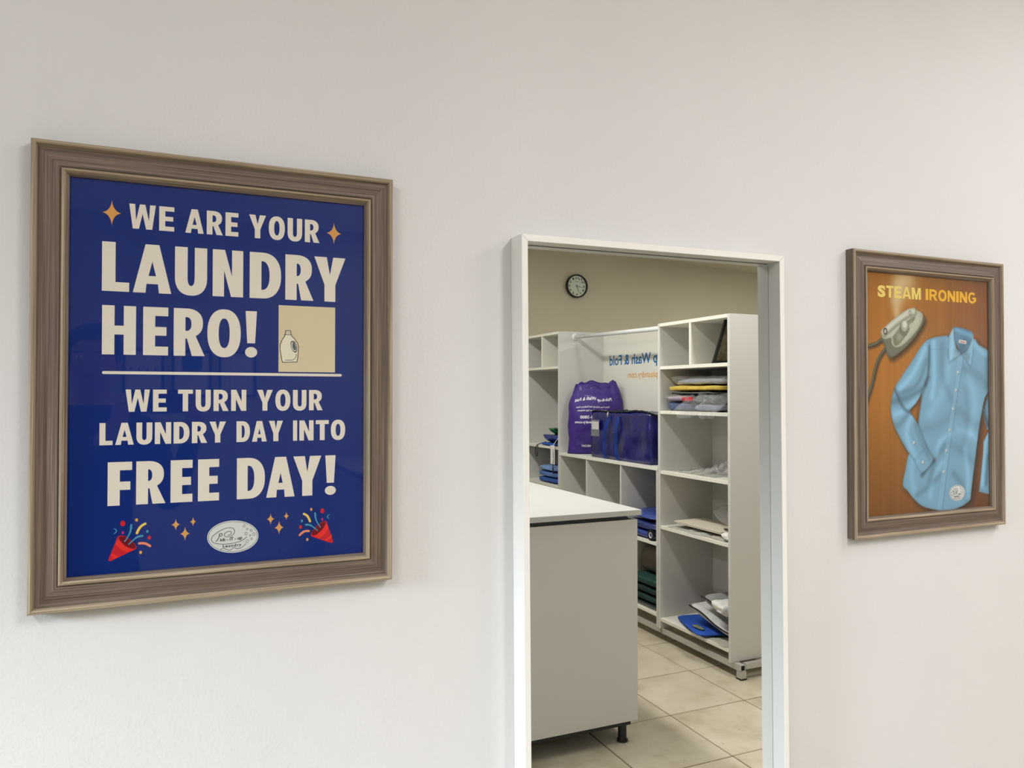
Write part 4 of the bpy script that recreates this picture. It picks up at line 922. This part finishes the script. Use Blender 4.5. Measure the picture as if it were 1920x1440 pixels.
# far unit: drawstring pouch, folded blue garments, white card
pch = thing('drawstring_pouch', 'crumpled green and blue drawstring pouch with hanging white tag', 'bag', V(2.86, 4.30, 1.122))
green = cloth_mat('green_nylon', (20, 108, 62), .5, .15, .2); navy = cloth_mat('navy_nylon', (24, 44, 118), .5, .15, .2)
blob((2.86, 4.27, 1.122 + .055), (.085, .13, .033), 3, navy, 'pouch_body', None, None, e=(3, 2.2), amp=.03, freq=12, parent=pch)
blob((2.88, 4.24, 1.18 + .045), (.075, .10, .040), 5, green, 'pouch_flap', 'green upper part', None, e=(2.4, 1.8), amp=.045, freq=12, parent=pch)
blob((2.84, 4.30, 1.122 + .012), (.075, .13, .012), 8, cloth_mat('bright_blue_cloth', (26, 84, 190), .6, .1), 'pouch_lining', 'bright blue lower layer', None, e=(4, 3), amp=.006, parent=pch)
obj('drawstring', tube(bmesh.new(), smooth_path([V(2.79, 4.34, 1.15), V(2.765, 4.43, 1.128), V(2.746, 4.45, 1.10), V(2.742, 4.44, 1.04), V(2.742, 4.415, 1.03), V(2.742, 4.405, 1.08), V(2.75, 4.42, 1.118)], 5), .0035, 6), M['black'], pch)
obj('drawstring', tube(bmesh.new(), smooth_path([V(2.80, 4.13, 1.16), V(2.748, 4.12, 1.12), V(2.742, 4.115, 1.02), V(2.742, 4.125, .96), V(2.742, 4.112, .91)], 5), [.004] * 15 + [.006] * 6, 6), M['black'], pch)
bm = bmesh.new(); box(bm, V(2.741, 4.165, .985), V(2.743, 4.095, 1.135), .0004); obj('hang_tag', bm, M['paper'], pch, 'blank white hang tag')
obj('tag_cord', tube(bmesh.new(), [V(2.742, 4.13, 1.13), V(2.79, 4.10, 1.21)], .002, 6), M['paper'], pch)
denim = [cloth_mat('pale_blue_cloth', (120, 150, 196), .75, .2), cloth_mat('mid_blue_cloth', (84, 118, 176), .75, .2), cloth_mat('blue_cloth', (44, 84, 160), .7, .2)]
z = .815
for i, (h, lab) in enumerate(((.022, 'lowest of the folded blue garments behind the counter'), (.024, 'middle one of the folded blue garments behind the counter'), (.022, 'topmost of the folded blue garments behind the counter'))):
    blob((2.90, 4.33, z + h), (.115, .20 - .01 * i, h), 11 + i, denim[2 - i], 'folded_garment', lab, 'clothes', 'folded garments on the shelves', amp=.006, layers=2); z += 2 * h + .0008
cd = bmesh.new(); box(cd, V(2.80, 4.078, 1.768), V(2.94, 4.0785 + .004, 1.86), 0)
for v in cd.verts:
    if v.co.z > 1.8: v.co.y += .0; v.co.x += .035; v.co.z -= .01
tag(obj('notice_card', cd, M['paper']), 'small white card leaning in the top cubby of the farthest unit', 'card')

# near unit, top right cubby: leaning small framed picture
fp = thing('framed_picture', 'small black framed picture leaning in the top cubby of the tall unit', 'picture', V(2.93, 2.10, 1.718))
bm = bmesh.new(); lean = lambda x, d, z: V(x, d, z)
def slab(x0, x1, z0, z1, off, th):
    b2 = bmesh.new(); vs = []
    for x in (x0, x1):
        for z in (z0, z1):
            for o_ in (0, th): vs.append(b2.verts.new(V(x, 2.265 - z * .46 - (off + o_) * .9, 1.718 + z + (off + o_) * .0)))
    bmesh.ops.convex_hull(b2, input=vs); return b2
for r_ in ((2.83, 3.03, 0, .018), (2.83, 3.03, .232, .25), (2.83, 2.848, .018, .232), (3.012, 3.03, .018, .232)): merge(bm, slab(*r_, 0, .014))
obj('frame', bm, M['black'], fp); obj('picture_sheet', slab(2.846, 3.014, .016, .234, .006, .002), paint_mat('muted_print', (120, 110, 84), .5, .5, 25), fp); obj('glass', slab(2.847, 3.013, .017, .233, .002, .001), M['glass'], fp)
for za_, zb2 in ((.018, .024), (.226, .232)): obj('gold_slip', slab(2.848, 3.012, za_, zb2, .001, .004), M['wood_edge'], fp, 'thin gold slip')

# near unit, second shelf: folded clothes in clear plastic
z0 = 1.4405
cl = lambda n_, c, sh=0, v=.18: cloth_mat(n_, c, .75, v, sh)
spec = [((2.93, 2.535, .028), (.15, .135, .028), cl('slate_blue_cloth', (70, 84, 112)), 'folded slate blue garment at the bottom left of the plastic wrapped pile'),
        ((2.93, 2.265, .022), (.155, .125, .022), cl('grey_checked_cloth', (132, 134, 150)), 'folded grey blue garment at the bottom right of the plastic wrapped pile'),
        ((2.93, 2.535, .056 + .017), (.15, .14, .017), cl('pinkish_grey_cloth', (176, 160, 172)), 'folded pinkish grey garment, second up on the left of the plastic wrapped pile'),
        ((2.93, 2.265, .044 + .027), (.155, .125, .027), cl('dark_green_cloth', (42, 66, 68)), 'folded dark green garment, second up on the right of the plastic wrapped pile'),
        ((2.93, 2.40, .107), (.15, .25, .0075), cl('charcoal_cloth', (84, 88, 80)), 'folded dark grey garment right below the yellow one'),
        ((2.93, 2.39, .1325), (.16, .272, .0172), cl('yellow_fleece', (206, 176, 74)), 'folded yellow garment in the middle of the plastic wrapped pile'),
        ((2.94, 2.36, .1710), (.15, .235, .0205), cl('grey_cloth', (140, 142, 146)), 'folded grey garment on top of the plastic wrapped pile')]
pile = []
for i, (c, h, m_, lab) in enumerate(spec): pile.append(blob((c[0], c[1], z0 + c[2] + .0006 * i), h, 21 + i, m_, 'folded_garment', lab, 'clothes', 'folded garments on the shelves', amp=.007, layers=2, sag=.006 if i > 5 else .001))
tagm = flat_mat('red_tag', (196, 40, 58)); tag(obj('red_label', BX(V(2.776, 2.475, z0 + .062), V(2.782, 2.375, z0 + .086), .002), tagm), 'small red label sticking out of the plastic wrapped pile', 'label')
def shell(c, h, seed, amp, nm, lab, mat, e=(5, 3), f=11):
    return blob(c, h, seed, mat, nm, lab, 'plastic bag', 'clear plastic on the shelves', e=e, amp=amp, freq=f, n=(48, 22))
blob((2.94, 2.36, z0 + .1505 + .031), (.168, .262, .031), 41, M['film'], 'plastic_wrap', 'crinkled clear plastic wrap', None, e=(5, 3), amp=.016, freq=11, n=(48, 22), parent=pile[6])
blob((2.925, 2.535, z0 + .064 + .020), (.166, .150, .021), 42, M['film'], 'plastic_wrap', 'crinkled clear plastic wrap', None, e=(5, 3), amp=.010, freq=11, n=(48, 22), parent=pile[2])
blob((2.93, 2.265, z0 + .044 + .028), (.170, .135, .0285), 43, M['film'], 'plastic_wrap', 'crinkled clear plastic wrap', None, e=(5, 3), amp=.014, freq=11, n=(48, 22), parent=pile[3])
film('plastic_bag', (2.745, 2.25, z0 - .01), (.16, .40), 44, M['film'], 'crumpled clear plastic hanging over the shelf edge below the pile', 'plastic bag', amp=.045, nx=26, ny=34, drape=lambda x, y: .06 * (x + .06) / .08 if x > -.06 else (-.06 * min(1, (-x - .06) / .04) * (1 if y < .12 else .3)), group='clear plastic on the shelves')
# third shelf: loose clear bags
film('plastic_bag', (2.93, 2.43, 1.0665), (.28, .44), 51, M['film'], 'loose clear plastic bag lying on the third shelf', 'plastic bag', amp=.022, nx=26, ny=34, group='clear plastic on the shelves')
film('plastic_bag', (2.97, 2.26, 1.073), (.22, .28), 52, M['film2'], 'milky plastic bag slumped at the back of the third shelf', 'plastic bag', amp=.10, nx=22, ny=24, rz=.4, group='clear plastic on the shelves')
# fourth shelf: paper, kraft envelope, puffed clear bag
zz = .7235
film('tissue_sheet', (2.90, 2.36, zz), (.26, .54), 61, cl('white_tissue', (226, 224, 216), 0, .03), 'flat white tissue lying lowest on the fourth shelf', 'paper', amp=.012, nx=18, ny=26)
for i, (lab, col) in enumerate((('pale kraft envelope under the upper one on the fourth shelf', (206, 194, 172)), ('pale kraft envelope lying topmost on the fourth shelf', (214, 204, 184)))):
    bm = BX(V(2.80, 2.13 + .02 * i, 0), V(3.02, 2.56 + .03 * i, .006), .0015)
    bmesh.ops.subdivide_edges(bm, edges=bm.edges, cuts=1)
    for v in bm.verts: v.co.z += zz + .030 + .0075 * i + .01 * (v.co.x - 2.9)
    tag(obj('envelope', bm, paint_mat('kraft_paper', col, .7, .04, 20)), lab, 'envelope', 'envelopes on the fourth shelf')
blob((2.86, 2.165, zz + .047 + .004), (.012, .030, .005), 4, M['black'], 'binder_clip', 'black clip on the end of the upper kraft envelope', 'clip', e=(3, 2), amp=.001)
shell((2.99, 2.22, zz + .0455 + .062), (.12, .13, .062), 63, .022, 'plastic_bag', 'puffed clear plastic bag on the kraft envelopes', M['film'], (2.4, 2.0), 8)
blob((2.81, 2.085, zz + .024), (.035, .040, .024), 65, cl('white_tissue_ball', (230, 228, 222), 0, .03), 'tissue_ball', 'crumpled white tissue at the right front of the fourth shelf', 'paper', e=(2.4, 2.2), amp=.012, freq=22)
# bottom shelf
zb_ = .1505
blob((2.89, 2.40, zb_ + .013), (.125, .20, .013), 71, cl('royal_blue_cloth', (24, 76, 170)), 'folded_garment', 'folded royal blue bag at the bottom of the tall unit', 'bag', e=(7, 3), amp=.010, rz=-.30, layers=1)
blob((2.785, 2.33, zb_ + .0285 + .006), (.016, .045, .004), 72, paint_mat('yellow_blue_print', (112, 116, 84), .5, .5, 40), 'fabric_scrap', 'small olive printed scrap lying on the royal blue bag', 'cloth', e=(3, 2), amp=.006)
film('tissue_sheet', (2.805, 2.20, zb_), (.08, .26), 73, cl('white_tissue2', (228, 226, 214), 0, .03), 'thin white sheet at the front edge of the bottom shelf', 'paper', amp=.010, nx=12, ny=22)
def garment_bag(c, L_, lab, seed, col, z0_, th, tl):
    t = thing('garment_bag', lab, 'bag', V(c[0], c[1], z0_), group='grey garment bags on the bottom shelf')
    blob((c[0], c[1], z0_ + th), (.14, L_, th), seed, cl('grey_nonwoven', col), 'bag_body', None, None, e=(6, 3), amp=.006, parent=t, tilt=(0, tl), layers=2)
    bm = bmesh.new(); 
    pts = [V(c[0] - .143, c[1] + k * L_ * .95, z0_ + th + tl * (k * L_ * .95) + .006 * math.sin(k * 4) + tl * 0) for k in np.linspace(-1, 1, 15)]
    lo = tl * L_
    obj('trim', tube(bm, [Vector(p) + Vector((0, 0, abs(lo))) for p in pts], .0045, 6), M['black'], t, 'black edging')
garment_bag((2.95, 2.27), .19, 'white grey garment bag lower of the two on the bottom shelf', 74, (206, 206, 204), zb_ + .034, .020, .22)
garment_bag((2.97, 2.22), .15, 'grey garment bag upper of the two on the bottom shelf', 75, (150, 150, 148), zb_ + .110, .022, .26)
blob((2.84, 2.125, zb_ + .140 + .045), (.075, .075, .045), 76, cl('white_cotton', (228, 228, 224), 0, .03), 'cloth_bundle', 'scrunched white cloth bundle on top of the garment bags', 'cloth', e=(2.3, 2.1), amp=.028, freq=14)
# cubby unit, right-hand cell
zq = .609; sh_ = cl('blue_wrapped_cloth', (38, 66, 148), .8); sh2 = cl('navy_wrapped_cloth', (30, 48, 110), .8)
z = zq
for i, (h, mt_) in enumerate(((.026, sh_), (.030, sh2), (.026, sh_))):
    blob((2.90, 2.92, z + h), (.13, .185 - .008 * i, h), 81 + i, mt_, 'folded_garment', ('lowest', 'middle', 'topmost')[i] + ' of three shiny blue garments in the cubby right of the counter', 'clothes', 'folded garments on the shelves', amp=.012, layers=2); z += 2 * h + .0008
tm_ = thing('tape_roll', 'dark roll of tape in front of the blue garments', 'roll', V(2.775, 2.80, zq))
zq = .166; gcol = [cl('dark_green_wool', (14, 52, 46)), cl('bottle_green_wool', (10, 40, 38)), cl('green_wool', (18, 62, 54))]
z = zq + .0255
tag(obj('plastic_folder', BX(V(2.785, 2.74, zq), V(3.02, 3.11, zq + .024), .006), paint_mat('smoky_plastic', (52, 62, 58), .15, .1, 20, coat=.6)), 'smoky grey plastic folder under the dark green clothes', 'folder')
for i, h in enumerate((.024, .026, .028)):
    blob((2.92, 2.92, z + h), (.13, .185, h), 91 + i, gcol[i], 'folded_garment', ('lowest', 'middle', 'topmost')[i] + ' of three dark green garments in the lower cubby', 'clothes', 'folded garments on the shelves', amp=.010, layers=2, tilt=(0, 0)); z += 2 * h + .0008
blob((2.97, 2.95, z + .09), (.10, .15, .09), 95, cl('taupe_cloth', (112, 104, 96), 0, .05), 'pillow', 'rounded taupe pillow on top of the dark green clothes', 'pillow', e=(4, 3), amp=.01)
# tape roll parts
bm = bmesh.new(); r0, r1, wd = .034, .019, .024; cx, cd_, cz = 2.778, 2.795, .609 + .034; seg = 28
rings = [[bm.verts.new(V(cx + s_ * wd / 2, cd_ + r_ * math.cos(2 * math.pi * k / seg), cz + r_ * math.sin(2 * math.pi * k / seg))) for k in range(seg)] for r_, s_ in ((r0, -1), (r0, 1), (r1, 1), (r1, -1))]
for A, B in zip(rings, rings[1:] + rings[:1]):
    for k in range(seg): bm.faces.new((A[k], A[(k + 1) % seg], B[(k + 1) % seg], B[k]))
obj('tape', bm, paint_mat('dark_tape', (26, 30, 32), .2, .1, 20, coat=.5), tm_)
bm = bmesh.new(); r0, r1 = .0190, .0165
rings = [[bm.verts.new(V(cx + s_ * wd / 2, cd_ + r_ * math.cos(2 * math.pi * k / seg), cz + r_ * math.sin(2 * math.pi * k / seg))) for k in range(seg)] for r_, s_ in ((r0, -1), (r0, 1), (r1, 1), (r1, -1))]
for A, B in zip(rings, rings[1:] + rings[:1]):
    for k in range(seg): bm.faces.new((A[k], A[(k + 1) % seg], B[(k + 1) % seg], B[k]))
obj('core', bm, M['paper'], tm_, 'pale cardboard core')

# ------------------------------------------------------------------ framed notices on the back wall (their reflection shows in the blue poster's glass)
for i, (x0, x1, lab) in enumerate(((-.392, -.099, 'black framed notice on the back wall, farthest from the clock'), (-.045, .25, 'black framed notice with a blue heading on the back wall'), (.302, .592, 'black framed calendar on the back wall, nearest the clock'))):
    t = thing('framed_notice', lab, 'notice', ((x0 + x1) / 2, YB, 1.52), group='framed notices on the back wall')
    z0_, z1_ = 1.52, 1.895; bm = bmesh.new()
    for q in ((x0, z0_, x1, z0_ + .02), (x0, z1_ - .02, x1, z1_), (x0, z0_ + .02, x0 + .02, z1_ - .02), (x1 - .02, z0_ + .02, x1, z1_ - .02)): box(bm, (q[0], YB + .001, q[1]), (q[2], YB + .018, q[3]))
    obj('frame', bm, M['black'], t)
    sh = obj('sheet', BX((x0 + .018, YB + .001, z0_ + .018), (x1 - .018, YB + .007, z1_ - .018), 0), M['paper'], t)
    bm = bmesh.new(); NP = lambda x, z: Vector((x1 - x, YB + .0074, z0_ + z))
    if i == 1: obj('heading', flat_bm([[(.07, .21), (.22, .21), (.22, .33), (.07, .33)]], NP), M['sign_blue'], sh, recalc=False)
    if i == 2:
        for r_ in range(5):
            for c_ in range(6): merge(bm, flat_bm([circle(.06 + c_ * .036, .07 + r_ * .042, .006, 8)], NP))
        obj('date_marks', bm, M['ink'], sh, recalc=False)['kind'] = 'stuff'
    if i == 0:
        for c_ in range(4): merge(bm, flat_bm([circle(.06 + c_ * .058, .22, .012, 10)], NP))
        obj('date_marks', bm, M['ink'], sh, recalc=False)['kind'] = 'stuff'

# ------------------------------------------------------------------ the person taking the picture (their dark reflection shows in the blue poster's glass)
per = thing('person', 'person in dark clothes holding up a phone in front of the posters', 'person', (-.28, -1.69, 0))
vs, es_, rad = [], [], []
def node(p, r, parent=None):
    vs.append(Vector(p)); rad.append(r if isinstance(r, tuple) else (r, r))
    if parent is not None: es_.append((parent, len(vs) - 1))
    return len(vs) - 1
def limb(start, pts):
    for p, r in pts: start = node(p, r, start)
    return start
pel = node((-.28, -1.70, .96), (.155, .12))
chest = limb(pel, [((-.28, -1.70, 1.10), (.145, .11)), ((-.277, -1.70, 1.24), (.155, .115))])
upper = limb(chest, [((-.273, -1.695, 1.39), (.145, .105))])
nk = limb(upper, [((-.268, -1.68, 1.50), (.062, .062)), ((-.266, -1.668, 1.56), (.058, .06))])
limb(nk, [((-.265, -1.652, 1.62), (.078, .092)), ((-.265, -1.655, 1.69), (.083, .102)), ((-.265, -1.662, 1.745), (.062, .078))])
def hand_nodes(w_, palm, tips, thumb):
    """wrist -> palm, then five separate fingers"""
    pm = node(palm, (.030, .018), w_)
    for kn, mid_, tip in tips:
        a_ = node(kn, .0105, pm); b__ = node(mid_, .0092, a_); node(tip, .0078, b__)
    a_ = node(thumb[0], .0125, pm); b__ = node(thumb[1], .0105, a_); node(thumb[2], .0085, b__)
for sgn, hipx in ((1, -.19), (-1, -.37)):
    limb(pel, [((hipx, -1.70, .88), .092), ((hipx + .01 * sgn, -1.69, .50), .062), ((hipx + .01 * sgn, -1.72, .28), .056), ((hipx + .01 * sgn, -1.73, .10), .042), ((hipx + .015 * sgn, -1.66, .052), (.042, .042)), ((hipx + .02 * sgn, -1.57, .040), (.042, .034))])
rw = limb(upper, [((-.115, -1.69, 1.405), .072), ((-.075, -1.675, 1.36), .060), ((-.025, -1.60, 1.16), .044), ((.02, -1.50, 1.30), .038), ((.052, -1.385, 1.455), .027)])
hand_nodes(rw, (.052, -1.352, 1.505), [((.050, -1.318, 1.535 - .017 * k), (.040, -1.299, 1.536 - .018 * k), (.026 + .002 * k, -1.297, 1.536 - .018 * k)) for k in range(4)], ((.046, -1.350, 1.530), (.028, -1.336, 1.548), (.006, -1.331, 1.550)))
lw = limb(upper, [((-.435, -1.69, 1.405), .072), ((-.47, -1.675, 1.36), .060), ((-.44, -1.58, 1.17), .044), ((-.29, -1.48, 1.31), .038), ((-.165, -1.385, 1.455), .027)])
hand_nodes(lw, (-.158, -1.352, 1.505), [((-.154, -1.318, 1.535 - .017 * k), (-.143, -1.299, 1.536 - .018 * k), (-.128 - .002 * k, -1.297, 1.536 - .018 * k)) for k in range(4)], ((-.150, -1.350, 1.530), (-.132, -1.336, 1.548), (-.110, -1.331, 1.550)))
me = bpy.data.meshes.new('skeleton'); me.from_pydata([tuple(v) for v in vs], es_, []); ob = bpy.data.objects.new('skeleton', me); COL.objects.link(ob)
sk = ob.modifiers.new('skin', 'SKIN'); sk.use_smooth_shade = True
for d_, r_ in zip(me.skin_vertices[0].data, rad): d_.radius = r_
me.skin_vertices[0].data[0].use_root = True
sd_ = ob.modifiers.new('sub', 'SUBSURF'); sd_.levels = 2
bpy.context.view_layer.update()
body_me = bpy.data.meshes.new_from_object(ob.evaluated_get(bpy.context.evaluated_depsgraph_get()))
bpy.data.objects.remove(ob)
bm = bmesh.new(); bm.from_mesh(body_me)
for pt_, nn_ in (((0, 0, 1.505), (0, 0, 1)), ((0, -1.405, 0), (0, 1, 0)), ((0, 0, .97), (0, 0, 1)), ((0, 0, .085), (0, 0, 1))):
    bmesh.ops.bisect_plane(bm, geom=list(bm.verts) + list(bm.edges) + list(bm.faces), plane_co=pt_, plane_no=nn_)
face_pts = [v.co.copy() for v in bm.verts if v.co.z > 1.55]
def face_y(x, z): return max(p.y for p in sorted(face_pts, key=lambda p: (p.x - x) ** 2 + (p.z - z) ** 2 + (0 if p.y > -1.66 else 9))[:6])
for f in bm.faces:
    c_ = f.calc_center_median(); f.smooth = True
    near_hand = c_.y > -1.405 and c_.z > 1.38
    f.material_index = 0 if (c_.z > 1.505 or near_hand) else (3 if c_.z < .085 else (2 if c_.z < .97 else 1))
pm_ = [paint_mat('person_skin', (188, 142, 116), .55, .04), cloth_mat('dark_navy_shirt', (20, 24, 40), .85, .15), cloth_mat('dark_trousers', (24, 24, 30), .9, .15), paint_mat('dark_shoes', (18, 16, 16), .5, .1)]
obj('body', bm, pm_, per, smooth=True)
def ell(c, r, mat, name, label=None, cut=None):
    bm = bmesh.new(); bmesh.ops.create_uvsphere(bm, u_segments=24, v_segments=16, radius=1)
    for v in bm.verts:
        v.co = Vector((v.co.x * r[0], v.co.y * r[1], v.co.z * r[2])) + Vector(c)
        if cut: cut(v)
    return obj(name, bm, mat, per, label, smooth=True)
def hair_cut(v):
    if v.co.y > -1.60 and v.co.z < 1.715: v.co.y = -1.60 - (1.715 - v.co.z) * .6; v.co.z = max(v.co.z, 1.60)
    v.co.z = max(v.co.z, 1.585); n_ = noise.noise(v.co * 40) * .006; v.co.x += n_; v.co.z += n_
ell((-.265, -1.676, 1.690), (.093, .108, .094), cloth_mat('dark_hair', (22, 18, 16), .9, .2), 'hair', None, hair_cut)
ey = paint_mat('eye_white', (228, 224, 218), .3, .01)
XF = -.265
for sx_ in (-1, 1):
    ye = face_y(XF + sx_ * .030, 1.662); xr = max(p.x for p in face_pts if abs(p.z - 1.655) < .02) - XF
    ell((XF + sx_ * .030, ye - .006, 1.662), (.012, .010, .0075), ey, 'eye'); ell((XF + sx_ * (xr + .001), -1.665, 1.655), (.009, .019, .030), pm_[0], 'ear')
    ell((XF + sx_ * .030, ye + .002, 1.662), (.0048, .004, .0048), M['black'], 'pupil'); ell((XF + sx_ * .030, face_y(XF + sx_ * .03, 1.681) - .002, 1.681), (.018, .007, .0035), M['black'], 'eyebrow')
ell((XF, face_y(XF, 1.636) + .001, 1.638), (.011, .017, .021), pm_[0], 'nose'); ell((XF, face_y(XF, 1.602) - .004, 1.602), (.021, .009, .0055), paint_mat('lips', (160, 92, 84), .5, .04), 'mouth')
ph = thing('phone', 'black phone held up sideways in both hands', 'phone', (-.05, -1.318, 1.49))
bx_ = BX((-.128, -1.3215, 1.482), (.026, -1.3135, 1.556), .003); obj('body', bx_, M['black'], ph)
obj('screen', BX((-.124, -1.3222, 1.486), (.022, -1.3216, 1.552), 0), paint_mat('dim_screen', (30, 34, 40), .1, .05), ph)
for lx, lz in ((.010, 1.540), (.010, 1.514)): obj('lens', tube(bmesh.new(), [(lx, -1.3136, lz), (lx, -1.3118, lz)], .0075, 18), M['black'], ph)
